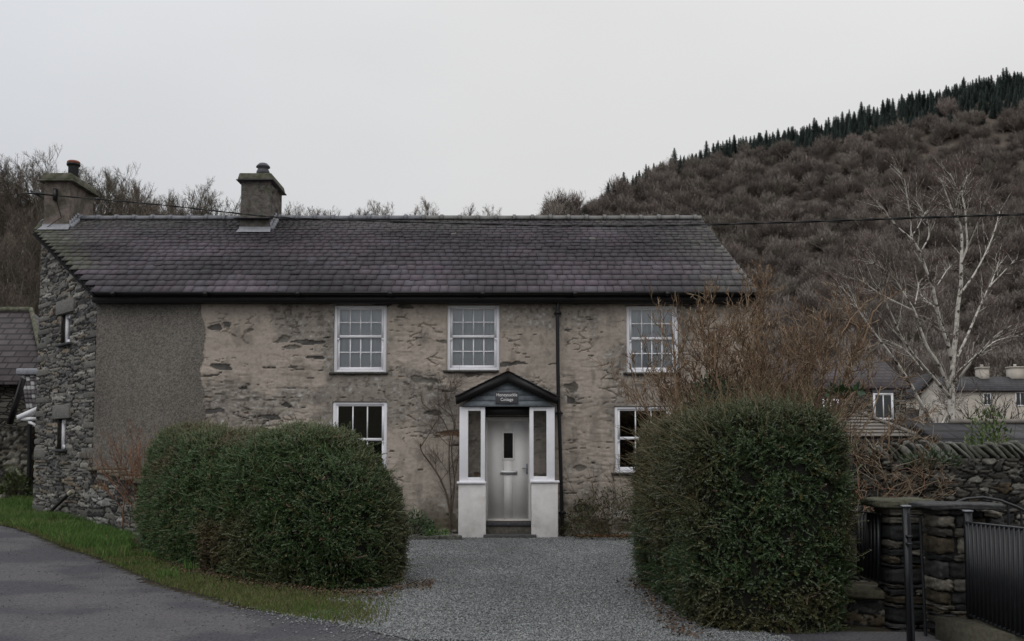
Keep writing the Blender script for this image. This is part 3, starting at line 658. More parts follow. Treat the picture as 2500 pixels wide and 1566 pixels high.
for body, py, wpx in (('Honeysuckle', 968.0, 50.5), ('Cottage', 979.3, 30.5)):
    c = P(1237.5, py, YP-.057); v, f = text_mesh(body, c[0], c[2], wpx/F*YP, YP-.0565, None, None, .006); m.add(v, f)
m.build('lettering', MT['ink'], sg_)
# door
YD = YF+.04
m = MB(); a, b, z0, z1 = rect(1184.5, 1019, 1296.5, 1272, YD); ring(m, a, b, z0, z1, .05, .05, .02, .075, YD, YD+.09); m.build('door_frame', MT['door'], cot, bevel=.004)
m = MB(); da, db = a+.053, b-.053; dz_0, dz_1 = z0+.022, z1-.078
pa, pb_, pz0, pz1 = rect(1230, 1058, 1252, 1119, YD+.03)
m.box(da, pa, YD+.03, YD+.075, dz_0, dz_1); m.box(pb_, db, YD+.03, YD+.075, dz_0, dz_1); m.box(pa, pb_, YD+.03, YD+.075, dz_0, pz0); m.box(pa, pb_, YD+.03, YD+.075, pz1, dz_1)
do = m.build('door', MT['door'], cot)
m = MB(); ring(m, pa-.035, pb_+.035, pz0-.035, pz1+.035, .035, .035, .035, .035, YD+.018, YD+.029); m.build('pane_trim', MT['door'], do, bevel=.004)
m = MB(); m.box(pa-.001, pb_+.001, YD+.05, YD+.055, pz0, pz1); m.build('pane', MT['dark'], do)
m = MB(); c = P(1242, 1155, YD); m.box(c[0]-.165, c[0]+.165, YD+.008, YD+.029, c[2]-.035, c[2]+.04); lb = m.build('letterbox', MT['chrome'], do, bevel=.006)
m = MB(); c = P(1287, 1145, YD); m.box(c[0]-.02, c[0]+.012, YD+.01, YD+.028, c[2]-.1, c[2]+.1); m.tube([(c[0], YD-.01, c[2]+.01), (c[0]-.10, YD-.015, c[2]+.01)], .009, 8); m.build('handle', MT['lead'], do)
m = MB(); c = P(1240, 1271.5, YD); m.box(a+.002, b-.002, YD-.02, YD+.1, z0-.02, z0+.0); m.build('threshold', MT['brass'], cot)
m = MB(); a, b, z0, z1 = rect(1187, 1275, 1297, 1288, YP+.2); m.box(a-.02, b+.02, YP+.2, YF+.3, z1-.075, z1, (.07, .07, .078)); m.box(a-.02, b+.02, YP+.23, YF+.3, -.1, z1-.076, (.11, .10, .085))
m.build('door_step', MT['stone'], cot, color=True, bevel=.012)
m = MB(); a, b, z0, z1 = rect(1180, 1309, 1310, 1318, YP-.1); m.box(a, b, YP-.12, YP+.23, -.05, z1+.02, (.075, .075, .075)); m.build('door_step', MT['stone'], cot, color=True, bevel=.012)
# chimneys
def roofx(px, y): return P(px, 560, y)[0]
def chimney(x0, x1, ytop, ybot, cap, apron, dep, m_f, label, kind):
    fy = on_roof((x0+x1)/2, apron)[1]+.02; a = P(x0, 500, fy)[0]; b = P(x1, 500, fy)[0]; zt = P(x0, ytop, fy)[2]; zb = zroof(fy)-.2
    m = MB(); nx, nz = 14, 24
    bm_ = m
    # lumpy rendered shaft
    def face(p, q, flip):
        uu = np.linspace(0, 1, 22); vv = np.linspace(0, 1, 34); Uu, Vv = np.meshgrid(uu, vv)
        x = p[0]+(q[0]-p[0])*Uu; y = p[1]+(q[1]-p[1])*Uu; z = zb+(zt-zb)*Vv
        nn = np.array([q[1]-p[1], -(q[0]-p[0])]); nn = nn/np.hypot(*nn); edge = np.minimum(1, np.minimum(Uu, 1-Uu)*6)
        dsp = ((.13 if kind == 'stone' and abs(p[0]-q[0]) < .01 else .03)*(fbm(Uu*7+p[0], Vv*12, 70+int(flip), 4)-.5))*edge
        m.add(np.stack([x+nn[0]*dsp, y+nn[1]*dsp, z], -1).reshape(-1, 3), gridfaces(34, 22))
    face((a, fy), (b, fy), 0); face((b, fy), (b, fy+dep), 1); face((b, fy+dep), (a, fy+dep), 2); face((a, fy+dep), (a, fy), 3)
    ch = m.build('chimney', m_f, cot, smooth=True)
    if label: ch['label'] = label
    m = MB(); c0 = P(cap[0], cap[3], fy-.08); c1 = P(cap[1], cap[2], fy-.08); ov = a-c0[0]
    zc0, zc1 = c0[2], c1[2]
    m.hexa([(a-.07, fy-.08, zc0), (b+.07, fy-.08, zc0), (b+.07, fy+dep+.08, zc0), (a-.07, fy+dep+.08, zc0)], [(a-.035, fy-.05, zc1), (b+.035, fy-.05, zc1), (b+.035, fy+dep+.05, zc1), (a-.035, fy+dep+.05, zc1)])
    return ch, a, b, fy, zc0, zc1, m
ch, a, b, fy, zc0, zc1, m = chimney(107.6, 169.5, 441, 0, (96, 177, 421, 439), 559, 1.25, MT['cemr'], 'brown roughcast chimney at the lane end of the ridge', 'plain')
m.hexa([(a-.13, fy-.14, zc0-.03), (b+.13, fy-.14, zc0-.03), (b+.13, fy+1.39, zc0-.03), (a-.13, fy+1.39, zc0-.03)], [(a-.10, fy-.1, zc0+.0), (b+.10, fy-.1, zc0+.0), (b+.10, fy+1.35, zc0+.0), (a-.10, fy+1.35, zc0+.0)])
m.build('chimney_cap', MT['cap'], ch, bevel=.02)
c = P(179, 425, fy+.75); pz = P(179, 394, fy+.75)[2]
m = MB(); m.lathe(c[0], fy+.75, [(.115, zc1-.03), (.115, pz-.13), (.125, pz-.125)], 20); m.build('chimney_pot', MT['pot'], ch)
m = MB(); m.lathe(c[0], fy+.75, [(.14, pz-.124), (.155, pz-.09), (.155, pz-.07), (.12, pz-.068)], 20); m.build('chimney_pot_collar', MT['black'], ch)
m = MB(); m.lathe(c[0], fy+.75, [(.15, pz-.067), (.145, pz-.02), (.12, pz), (.06, pz+.004)], 20)
m.build('chimney_pot_rim', MT['terra'], ch)
def flash(a, b, fy, h, dep):
    m = MB(); za = zroof(fy-.14)+.035
    m.add([(a-.06, fy-.16, za), (b+.06, fy-.16, za), (b+.03, fy-.012, za+.11), (a-.03, fy-.012, za+.11), (b+.02, fy-.015, za+.11+h), (a-.02, fy-.015, za+.11+h)], [(0, 1, 2, 3), (3, 2, 4, 5)])
    # stepped side flashing
    n = 5
    for i in range(n):
        y0 = fy+(YR-fy)*i/n; y1 = fy+(YR-fy)*(i+1)/n; z0 = zroof(y0)-.02; z1 = zroof(y1)+.13
        m.box(b+.008, b+.022, y0, y1+.03, z0, z1); m.box(b+.012, b+.10, y0, y1, (zroof(y0)+zroof(y1))/2-.03, zroof(y1)+.045)
    m.build('flashing', MT['lead'], ch)
flash(a, b, fy, .05, 1)
ch, a, b, fy, zc0, zc1, m = chimney(588, 658.5, 441, 0, (586, 661, 421.5, 438), 565, 1.15, MT['cem'], 'weathered grey chimney with a mossy top and a cowl at mid ridge', 'stone')
m.build('chimney_cap', MT['cap'], ch, bevel=.02)
m = MB(); m.box(a-.09, b+.09, fy-.10, fy+1.25, zc0-.022, zc0-.002); m.build('drip_slate', MT['slate_far'], ch); m = MB(); zl = P(600, 532, fy-.1)[2]; m.hexa([(a-.13, fy-.13, zl-.02), (b+.12, fy-.13, zl-.02), (b+.03, fy, zl-.02), (a-.03, fy, zl-.02)], [(a-.13, fy-.13, zl), (b+.12, fy-.13, zl), (b+.03, fy, zl+.02), (a-.03, fy, zl+.02)])
m.build('ledge_slate', MT['slate_far'], ch)
c = P(642.5, 410, fy+.45); z0 = zc1-.02; zt = P(642.5, 398, fy+.45)[2]
k = (zt-z0)
m = MB(); m.lathe(c[0], fy+.45, [(.12, z0), (.12, z0+k*.25), (.145, z0+k*.3), (.15, z0+k*.45), (.12, z0+k*.62), (.11, z0+k*.66), (.16, z0+k*.72), (.15, z0+k*.8), (.09, z0+k*.95), (.02, z0+k)], 22); m.build('chimney_cowl', MT['pot'], ch, smooth=False)
flash(a, b, fy, .04, 1)
# ------------------------------------------------------------------ overhead cable and its wall bracket
c0 = P(135, 478, on_roof(138, 559)[1]-.03)
brk = MB(); brk.box(c0[0]-.03, c0[0]+.03, c0[1]-.05, c0[1]+.05, c0[2]-.12, c0[2]+.16); brk.tube([c0, c0+[-.3, -.2, .0], c0+[-.62, -.3, -.03]], [.02, .03, .012], 6); brk.tube([c0+[-.2, -.1, -.1], c0+[-.45, -.25, .05]], .022, 6)
meta(brk.build('cable_bracket', MT['iron']), 'small steel cable bracket bolted to the brown roughcast chimney', 'bracket')
kx = [(135, 478, c0[1]), (400, 501, 21.0), (600, 524, 19.4), (700, 533, 18.8), (1000, 543, 17.2), (1300, 551, 15.8), (1500, 552.5, 15.0), (1700, 550, 14.2), (2000, 541, 13.2), (2300, 530, 12.3), (2500, 524, 11.8), (3000, 500, 10.8), (3600, 455, 10)]
kp = np.array([P(*q) for q in kx]); tt = np.linspace(0, len(kp)-1, 160)
sm_ = np.stack([np.interp(tt, np.arange(len(kp)), kp[:, i]) for i in range(3)], 1)
for _ in range(12): sm_[1:-1] = .5*sm_[1:-1]+.25*(sm_[:-2]+sm_[2:])
m = MB()
for ph in (0, math.pi):
    tw = np.linspace(0, 150, 160)+ph; m.tube(sm_+np.stack([0*tw, np.cos(tw)*.009, np.sin(tw)*.009], 1), .0085, 5)
m.tube([c0, c0+[.15, 0, -.5], c0+[-.2, 0, -.75], c0+[-.35, -.1, -1.0]], .011, 5)
meta(m.build('overhead_cable', MT['cable']), 'black twisted overhead cable crossing in front of the roof to the right', 'cable')
# leaning dark pole at the side wall
m = MB(); p0 = ground(116, 1256); u1, z1 = gab(183, 1206); m.tube([p0+[0, 0, .0], gp(u1, z1, .12)], .035, 8, (.03, .028, .028)); m.tube([gp(u1, z1, .12), gp(u1, z1+.03, .12)+np.array([.1, -.05, .03])], .05, 8, (.35, .33, .27))
meta(m.build('leaning_pole', MT['stone'], color=True), 'dark pole with a pale end leaning on the rubble side wall above the grass', 'pole')
# ------------------------------------------------------------------ dry stone walls
def drywall(name, label, a, b, z0, ztf, thick, cw, ch, seed, colf, amp=.045, st=.02, cope=None, parent=None, mat='stone', cat='wall', front=True):
    a = np.array(a, float); b = np.array(b, float); d = b-a; Ln = float(np.hypot(*d)); d /= Ln; n = np.array([d[1], -d[0]])
    if n[1] > 0: n = -n
    t = thing(name, label, cat, (a[0], a[1], z0)) if parent is None else parent
    def surf(a, d, Ln, n, sd):
        U, Zz = np.meshgrid(np.linspace(0, Ln, max(3, int(Ln/st))), np.linspace(0, 1, int((max(ztf(u) for u in np.linspace(0, Ln, 9))-z0)/st)))
        top = np.vectorize(ztf)(U); Zz = z0+Zz*(top-z0)
        e, idh, dx, dy = rubble(U+sd*3.1, Zz, cw, ch, seed+sd); jt = ss(.02, .2, e); k2 = (idh*5.77) % 1
        hgt = amp*(jt**.7*(.5+.7*k2))+amp*.6*(dx*(((idh*3.3) % 1)-.5)+dy*(((idh*9.1) % 1)-.3))*jt+amp*.5*(fbm(U*14, Zz*30, seed+5, 3)-.5)*jt
        C = colf(U, Zz, idh, jt)
        return np.stack([a[0]+d[0]*U+n[0]*hgt, a[1]+d[1]*U+n[1]*hgt, Zz], -1), C, U.shape
    m = MB()
    for (aa, dd, LL, nn, sd) in ((a, d, Ln, n, 0), (a-n*thick, -n*-1., thick, -d, 1), (b-n*thick, -n*-1., thick, d, 2)):
        V, C, sh = surf(aa, dd, LL, nn, sd); m.add(V.reshape(-1, 3), gridfaces(*sh), C.reshape(-1, 3))
    tp = [(a[0], a[1], ztf(0)), (b[0], b[1], ztf(Ln)), (b[0]-n[0]*thick, b[1]-n[1]*thick, ztf(Ln)), (a[0]-n[0]*thick, a[1]-n[1]*thick, ztf(0))]
    bt = [(p[0], p[1], z0) for p in tp]; m.hexa([(p[0]-n[0]*.01, p[1]-n[1]*.01, p[2]) for p in bt], tp, (.05, .048, .04))
    o = m.build('wall', MT[mat], t, color=True)
    return t, d, n, Ln
def block(mb, c, s, R3, seed, col, rough=.03, nsub=4):
    """a rough hewn stone: subdivided rounded box"""
    r = random.Random(seed); k = nsub; V = []; Fq = []
    g = np.linspace(-1, 1, k+1)
    for ax in range(3):
        for sg in (-1, 1):
            A_, B_ = np.meshgrid(g, g); v = np.zeros((k+1, k+1, 3)); v[..., ax] = sg; v[..., (ax+1) % 3] = A_; v[..., (ax+2) % 3] = B_
            f = gridfaces(k+1, k+1)+len(V)*(k+1)**2
            V.append(v.reshape(-1, 3)); Fq.append(f if sg > 0 else f[:, ::-1])
    v = np.vstack(V); q = v/np.power(np.sum(np.abs(v)**7, 1, keepdims=True), 1/7.)
    q = q*np.array(s)/2
    nz = (fbm(v[:, 0]*1.7+seed*3.1+v[:, 2], v[:, 1]*1.7+v[:, 2]*2.3+seed, 3, 3)-.5); q = q+unit(v)*(nz*rough*2)[:, None]
    mb.add(np.asarray(c)+q @ np.asarray(R3).T, np.vstack(Fq), np.asarray(col)*(.75+.5*fbm(v[:, 0]*3+seed, v[:, 1]*3+v[:, 2]*4, 4, 2))[:, None])
def rotz(a): return np.array([[math.cos(a), -math.sin(a), 0], [math.sin(a), math.cos(a), 0], [0, 0, 1.]])
colD = stonecol((.032, .031, .030), (.075, .071, .062), (.15, .143, .125), (.095, .075, .05), .08, 5)
# long wall with slanting cope stones behind the gate
zwt = P(2400, 1120, 12.6)[2]
t, d, n, Ln = drywall('dry_stone_wall', 'dark lichened dry stone wall topped by a row of slanting cope stones', (4.05, 12.9), (9.5, 12.3), -.3, lambda u: zwt, .42, .17, .058, 140, colD, .04, .014)
m = MB(); u = .1; i = 0
while u < Ln:
    r = random.Random(i+40); th = r.uniform(.035, .075); hh = r.uniform(.20, .29); an = r.uniform(.6, .85)
    ca, sa = math.cos(an), math.sin(an); Rl = np.array([[ca, 0, -sa], [0, 1, 0], [sa, 0, ca]])
    
    base = np.array([4.05, 12.9])+d*u-n*.19
    g_ = r.uniform(.55, 1.3); lt = np.array([.105, .105, .088])*g_ if r.random() < .75 else np.array([.19, .19, .175])
    block(m, (base[0], base[1], zwt+hh*.36), (th, .34, hh*1.15), rotz(math.atan2(d[1], d[0])) @ Rl, i, lt, .012, 4)
    u += th/ca*1.0+r.uniform(.005, .02); i += 1
m.build('cope_stones', MT['stone'], t, color=True)
# low garden wall between the cottage corner and the hedge
gdir = -dAB; gs = A+np.array([-.02, -.05])+nG*.03; gl = 3.4; ge = gs+gdir*gl
colL = stonecol((.05, .05, .048), (.14, .135, .122), (.28, .275, .255), (.15, .12, .08), .12, 8)
t, d, n, Ln = drywall('garden_wall', 'low grey rubble garden wall running from the cottage corner into the round hedge', gs, ge, -.2, lambda u: 1.30-.09*u, .45, .50, .085, 180, colL, .026, .02)
m = MB()
for i in range(6):
    uu = .3+i*.56; c = gs+gdir*uu-nG*.2; zz = 1.30-.09*uu+.03
    block(m, (c[0], c[1], zz), (.55, .62, .07), rotz(math.atan2(gdir[1], gdir[0])+.1*(h2(i, 3)-.5)), i+7, (.16, .15, .12) if i % 2 else (.11, .10, .075), .02, 5)
m.build('flagstones', MT['stone'], t, color=True)
# ------------------------------------------------------------------ gate pillars, railings
def courses(mb, x0, x1, y0, y1, zb, zt, seed, cols):
    z = zb; r = random.Random(seed); i = 0
    mb.box(x0+.04, x1-.04, y0+.04, y1-.04, zb, zt-.02, (.012, .012, .012))
    while z < zt-.01:
        h = min(r.choice([.03, .045, .06, .08, .11, .15]), zt-z); k = 1 if r.random() < .45 and h > .06 else 2
        cut = r.uniform(.25, .75)
        for j in range(k):
            a = x0+(x1-x0)*(0 if j == 0 else cut); b = x0+(x1-x0)*(cut if (k == 2 and j == 0) else 1)
            c = np.array(cols[r.randrange(len(cols))])*r.uniform(.6, 1.4); dj = r.uniform(-.02, .012)
            block(mb, ((a+b)/2+r.uniform(-.008, .008), (y0+y1)/2-.0, z+h/2), (b-a-.004, y1-y0+dj*2, h-.006), rotz(r.uniform(-.05, .05)) @ np.array([[1, 0, 0], [0, 1, 0], [r.uniform(-.05, .05), 0, 1]]), seed*31+i, c, .022, 7); i += 1
        z += h
pcols = [(.030, .029, .030), (.04, .038, .037), (.022, .023, .024), (.075, .07, .06), (.055, .045, .03), (.12, .11, .09)]
Y1 = 9.0
def pil(name, label, pxa, pxb, Yc, dep, ytop, seed, capx, capy, caph):
    xa, xb = P(pxa, 1300, Yc)[0], P(pxb, 1300, Yc)[0]; zt = P(pxa, ytop, Yc)[2]
    t = thing(name, label, 'gate pillar', (xa, Yc, -.05)); m = MB(); courses(m, xa, xb, Yc, Yc+dep, -.2, zt, seed, pcols); m.build('shaft', MT['stone'], t, color=True)
    m = MB(); ca, cb = P(capx[0], 1230, Yc)[0], P(capx[1], 1230, Yc)[0]
    block(m, ((ca+cb)/2, Yc+dep/2-.01, zt+caph/2-.005), (cb-ca, dep+.09, caph), rotz(.02), seed+3, (.085, .085, .06) if seed == 5 else (.06, .06, .062), .016, 8); m.build('cap_stone', MT['stone'], t, color=True)
pil('gate_pillar', 'dark stone gate pillar next to the tall hedge, behind the thin iron post', 2172, 2262, 9.3, .42, 1240, 5, (2136, 2285), 0, .085)
pil('gate_pillar', 'dark stone gate pillar carrying a long slab, left of the black railings', 2294, 2362, 8.7, .40, 1244, 9, (2258, 2458), 0, .055)
# stub of blocks that carries the slab's other end
m = MB(); courses(m, P(2362, 1250, 9.0)[0], P(2455, 1250, 9.0)[0], 9.0, 9.3, -.2, P(2400, 1246, 9.0)[2], 23, pcols); meta(m.build('stub_wall', MT['stone'], color=True), 'short dark stone wall under the slab, behind the black railings', 'wall')
# low walls with flagstone at the left of the pillars and under the railings
m_ = lambda px, py, Y: P(px, py, Y)
t, d, n, Ln = drywall('low_wall', 'low dark rubble wall under a flagstone between the tall hedge and gate pillar', (P(2060, 1460, 9.6)[0], 9.7), (P(2160, 1460, 9.5)[0], 9.5), -.2, lambda u: P(2100, 1462, 9.6)[2], .4, .14, .06, 200, colD, .03, .015)
m = MB(); c = P(2105, 1445, 9.7); block(m, (c[0], 9.75, c[2]+.0), (.5, .5, .09), rotz(-.3), 4, (.085, .08, .055), .02, 6); m.build('flagstone', MT['stone'], t, color=True)
za = P(2390, 1525, 8.3)[2]
t = thing('railing_wall', 'low wall with a broad stone coping under the black railings', 'wall', (P(2300, 1500, 8.4)[0], 8.4, -.1))
m = MB(); x0 = P(2300, 1500, 8.6)[0]
m.add([(x0, 8.75, za), (x0+.15, 7.95, za-.01), (x0+1.5, 6.9, za-.01), (x0+1.5, 8.2, za), (x0, 8.75, -.2), (x0+.15, 7.95, -.2), (x0+1.5, 6.9, -.2), (x0+1.5, 8.2, -.2)], [(0, 1, 2, 3), (4, 5, 1, 0), (5, 6, 2, 1), (6, 7, 3, 2), (7, 4, 0, 3)], (.075, .07, .05))
m.build('coping', MT['stone'], t, color=True)
# railings panel
rt = thing('railings', 'black iron railings with flat upright bars on the low wall', 'railings', (P(2363, 1500, 8.55)[0], 8.55, 0))
pa_t, pa_b = P(2360, 1277, 8.55), P(2370, 1503, 8.55); pb_t, pb_b = P(2560, 1298, 7.45), P(2560, 1580, 7.45)
MB().tube([pa_t, pb_t], .014, 8).build('rail', MT['iron'], rt); MB().tube([pa_b, pb_b], .014, 6).build('rail', MT['iron'], rt)
m = MB(); c = P(2363, 1250, 8.57); m.box(c[0]-.028, c[0]+.028, 8.55, 8.60, P(2368, 1510, 8.57)[2], c[2]); pt = m.build('post', MT['iron'], rt)
m = MB(); m.box(c[0]-.034, c[0]+.034, 8.543, 8.607, c[2], c[2]+.014); m.build('post_cap', MT['lead'], pt)
nb = 17
for i in range(nb):
    f = (i+.7)/nb; a = pa_t+(pb_t-pa_t)*f; b = pa_b+(pb_b-pa_b)*f; dv = unit((pb_t-pa_t)*np.array([1, 1, 0])); pn = np.array([-dv[1], dv[0], 0])
    m = MB(); hw = dv*.006; hd = pn*.017
    m.hexa([b-hw-hd, b+hw-hd, b+hw+hd, b-hw+hd], [a-hw-hd, a+hw-hd, a+hw+hd, a-hw+hd]); m.build('bar', MT['iron'], rt)
# narrow railing panel by the hedge
rt = thing('railings', 'narrow dark iron railing panel between the tall hedge and gate pillar', 'railings', (P(2100, 1400, 9.9)[0], 9.9, 0))
a0, a1, b0, b1 = P(2092, 1249, 10.1), P(2092, 1400, 10.1), P(2150, 1256, 9.4), P(2150, 1424, 9.4)
MB().tube([a0, b0], .010, 6).build('rail', MT['iron'], rt); MB().tube([a1, b1], .012, 6).build('rail', MT['iron'], rt)
for i in range(7):
    f = (i+.5)/7; p = a0+(b0-a0)*f; q = a1+(b1-a1)*f; m = MB(); dv = unit((b0-a0)*np.array([1, 1, 0])); pn = np.array([-dv[1], dv[0], 0]); m.hexa([q-dv*.006-pn*.017, q+dv*.006-pn*.017, q+dv*.006+pn*.017, q-dv*.006+pn*.017], [p-dv*.006-pn*.017, p+dv*.006-pn*.017, p+dv*.006+pn*.017, p-dv*.006+pn*.017]); m.build('bar', MT['iron'], rt)
# thin gate standing open (edge on) with its hinge post
gt = thing('iron_gate', 'slim black iron gate standing open in front of the stone gate pillar', 'gate', (P(2216, 1560, 8.4)[0], 8.4, 0))
m = MB(); a = P(2212, 1238, 8.42); b = P(2225, 1566, 8.42); m.hexa([(b[0]-.026, 8.4, -.1), (b[0]+.026, 8.4, -.1), (b[0]+.026, 8.45, -.1), (b[0]-.026, 8.45, -.1)], [(a[0]-.026, 8.4, a[2]), (a[0]+.026, 8.4, a[2]), (a[0]+.026, 8.45, a[2]), (a[0]-.026, 8.45, a[2])]); po = m.build('post', MT['iron'], gt)
m = MB(); m.box(a[0]-.034, a[0]+.034, 8.393, 8.457, a[2], a[2]+.014); m.build('post_cap', MT['lead'], po)
m = MB(); a = P(2218, 1253, 8.36); b = P(2232, 1580, 8.36); m.tube([b, a], .011, 8)
for py in (1310, 1328): c = P(2219, py, 8.37); m.box(c[0]-.018, c[0]+.018, 8.34, 8.40, c[2]-.008, c[2]+.008)
m.build('stile', MT['iron'], gt)
m = MB(); m.tube([P(2262, 1590, 8.9), P(2246, 1262, 8.9)], .014, 8); m.build('stile', MT['iron'], gt)
m = MB(); m.tube([P(2219, 1260, 8.36), P(2235, 1262, 8.7), P(2262, 1254, 9.3)], .008, 6); m.build('rail', MT['iron'], gt)
# arched gate behind the slab
ag = thing('arched_gate', 'black iron gate with an arched top rail behind the stone slab', 'gate', (P(2410, 1300, 10.2)[0], 10.2, 0))
arc = [P(x, y, 10.2) for x, y in ((2300, 1250), (2325, 1230), (2360, 1218), (2400, 1215), (2440, 1222), (2480, 1237), (2520, 1256), (2560, 1280))]
m = MB(); m.tube(arc, .014, 8); m.build('rail', MT['iron'], ag)
for x in (2325, 2365, 2420, 2461, 2493, 2530):
    ty = np.interp(x, [2300, 2325, 2360, 2400, 2440, 2480, 2520, 2560], [1250, 1230, 1218, 1215, 1222, 1237, 1256, 1280]); m = MB(); a = P(x, ty, 10.2); m.tube([(a[0], a[1], -.1), a], .011, 6); m.build('bar', MT['iron'], ag)
# ------------------------------------------------------------------ background buildings
def gable_house(name, label, x0, x1, y0, y1, zb, ze, zr, axis_, wallm, roofm, ov=.25, cat='house'):
    """axis_='x': ridge along x; 'y': ridge along y (gable faces the camera)"""
    t = thing(name, label, cat, ((x0+x1)/2, y0, zb)); m = MB()
    if axis_ == 'y':
        xm = (x0+x1)/2; pts = [(x0, y0, zb), (x1, y0, zb), (x1, y0, ze), (xm, y0, zr), (x0, y0, ze)]; m.prism(pts, (0, y1-y0, 0))
    else:
        ym = (y0+y1)/2; pts = [(x0, y0, zb), (x0, y0, ze), (x0, ym, zr), (x0, y1, ze), (x0, y1, zb)]; m.prism(pts, (x1-x0, 0, 0))
    m.build('wall', wallm, t); m = MB(); th = .12
    if axis_ == 'y':
        sl = (zr-ze)/((x1-x0)/2)
        for s, xe in ((-1, x0), (1, x1)):
            e = (xe+s*ov, ze-ov*sl); m.prism([(e[0], y0-ov, e[1]), (xm, y0-ov, zr), (xm, y0-ov, zr+th), (e[0], y0-ov, e[1]+th)], (0, y1-y0+2*ov, 0))
    else:
        sl = (zr-ze)/((y1-y0)/2)
        for s, ye in ((-1, y0), (1, y1)):
            e = (ye+s*ov, ze-ov*sl); m.prism([(x0-ov, e[0], e[1]), (x0-ov, ym, zr), (x0-ov, ym, zr+th), (x0-ov, e[0], e[1]+th)], (x1-x0+2*ov, 0, 0))
    return t, m.build('roof', roofm, t)
def win_bg(t, x0, y0, x1, y1, Yw, bars=1):
    a, b, c, d = rect(x0, y0, x1, y1, Yw); m = MB(); f = max((b-a)*.11, .05); ring(m, a, b, c, d, f, f, f, f, Yw-.03, Yw+.05)
    for i in range(bars): xx = a+(b-a)*(i+1)/(bars+1); m.box(xx-.03, xx+.03, Yw-.025, Yw+.04, c+f, d-f)
    w_ = m.build('window', MT['white'], t); m = MB(); m.add([(a+f, Yw-.01, c+f), (b-f, Yw-.01, c+f), (b-f, Yw-.01, d-f), (a+f, Yw-.01, d-f)], [(0, 1, 2, 3)]); m.build('pane', MT['gdark'], w_)
MT['gdark'] = M('dark_glass', (.03, .035, .04), .15, False, 0, spec=.6)
MT['purple'] = M('purple_slate', (.075, .058, .066), .6, False, .3, 2, detail=8, bump=.03, bscale=5)
def wstone(name, base, sc):
    """far masonry: horizontally stretched stone cells as real material colour and bump"""
    m = bpy.data.materials.new(name); m.use_nodes = True; t = m.node_tree; K = t.links.new; b = t.nodes['Principled BSDF']; b.inputs['Roughness'].default_value = .95; b.inputs['Specular IOR Level'].default_value = .1
    tcn = N('ShaderNodeTexCoord', t); mp = N('ShaderNodeMapping', t); mp.inputs['Scale'].default_value = (sc, sc, sc*2.6); K(tcn.outputs['Object'], mp.inputs[0])
    v = N('ShaderNodeTexVoronoi', t); v.inputs['Scale'].default_value = 1; K(mp.outputs[0], v.inputs['Vector'])
    e = N('ShaderNodeTexVoronoi', t, feature='DISTANCE_TO_EDGE'); e.inputs['Scale'].default_value = 1; K(mp.outputs[0], e.inputs['Vector'])
    sp = N('ShaderNodeSeparateColor', t); K(v.outputs['Color'], sp.inputs[0]); r = N('ShaderNodeMapRange', t); r.inputs[3].default_value = .45; r.inputs[4].default_value = 1.5; K(sp.outputs[0], r.inputs[0])
    q = N('ShaderNodeVectorMath', t, operation='SCALE'); q.inputs[0].default_value = base; K(r.outputs[0], q.inputs['Scale'])
    r2 = N('ShaderNodeMapRange', t); r2.inputs[1].default_value = .02; r2.inputs[2].default_value = .1; K(e.outputs['Distance'], r2.inputs[0])
    mm = N('ShaderNodeMix', t, data_type='RGBA'); K(r2.outputs[0], mm.inputs[0]); mm.inputs[6].default_value = (.03, .028, .025, 1); K(q.outputs[0], mm.inputs[7]); K(mm.outputs[2], b.inputs['Base Color'])
    bp = N('ShaderNodeBump', t); bp.inputs['Distance'].default_value = .04; K(r2.outputs[0], bp.inputs['Height']); K(bp.outputs[0], b.inputs['Normal']); return m
MT['fs1'] = wstone('barn_stone', (.10, .093, .082), 3.2)
MT['fs2'] = wstone('house_stone', (.15, .14, .125), 3.0)
def coursed(name, col, dens):
    """far slate roof: courses as bump and tint along the height"""
    m = M(name, col, .6, False, .3, 2.5, detail=8); t = m.node_tree; K = t.links.new; b = [n for n in t.nodes if n.type == 'BSDF_PRINCIPLED'][0]
    tcn = N('ShaderNodeTexCoord', t); mp = N('ShaderNodeMapping', t); mp.inputs['Scale'].default_value = (1, 0, 1); K(tcn.outputs['Object'], mp.inputs[0])
    br = N('ShaderNodeTexBrick', t); mp.inputs['Rotation'].default_value = (R(90), 0, 0); mp.inputs['Scale'].default_value = (1, 1, 1)
    cx = N('ShaderNodeSeparateXYZ', t); K(tcn.outputs['Object'], cx.inputs[0]); cb = N('ShaderNodeCombineXYZ', t); K(cx.outputs[0], cb.inputs[0]); K(cx.outputs[2], cb.inputs[1]); K(cb.outputs[0], br.inputs['Vector'])
    br.inputs['Scale'].default_value = dens; br.inputs['Brick Width'].default_value = .6; br.inputs['Row Height'].default_value = .28; br.inputs['Mortar Size'].default_value = .035
    bp = N('ShaderNodeBump', t); bp.invert = True; bp.inputs['Distance'].default_value = .05; K(br.outputs['Fac'], bp.inputs['Height']); K(bp.outputs[0], b.inputs['Normal'])
    cur = b.inputs['Base Color'].links[0].from_socket; mm = N('ShaderNodeMix', t, data_type='RGBA', blend_type='MULTIPLY'); mm.inputs[0].default_value = 1; K(cur, mm.inputs[6])
    br.inputs['Color1'].default_value = (1.15, 1.15, 1.15, 1); br.inputs['Color2'].default_value = (.75, .75, .75, 1); br.inputs['Mortar'].default_value = (.3, .3, .3, 1); K(br.outputs['Color'], mm.inputs[7]); K(mm.outputs[2], b.inputs['Base Color']); return m
MT['rs1'] = coursed('barn_slates', (.075, .062, .066), 1.3); MT['rs2'] = coursed('dark_slates', (.04, .038, .044), 1.3); MT['rs3'] = coursed('purple_slates', (.05, .036, .042), 1.3)
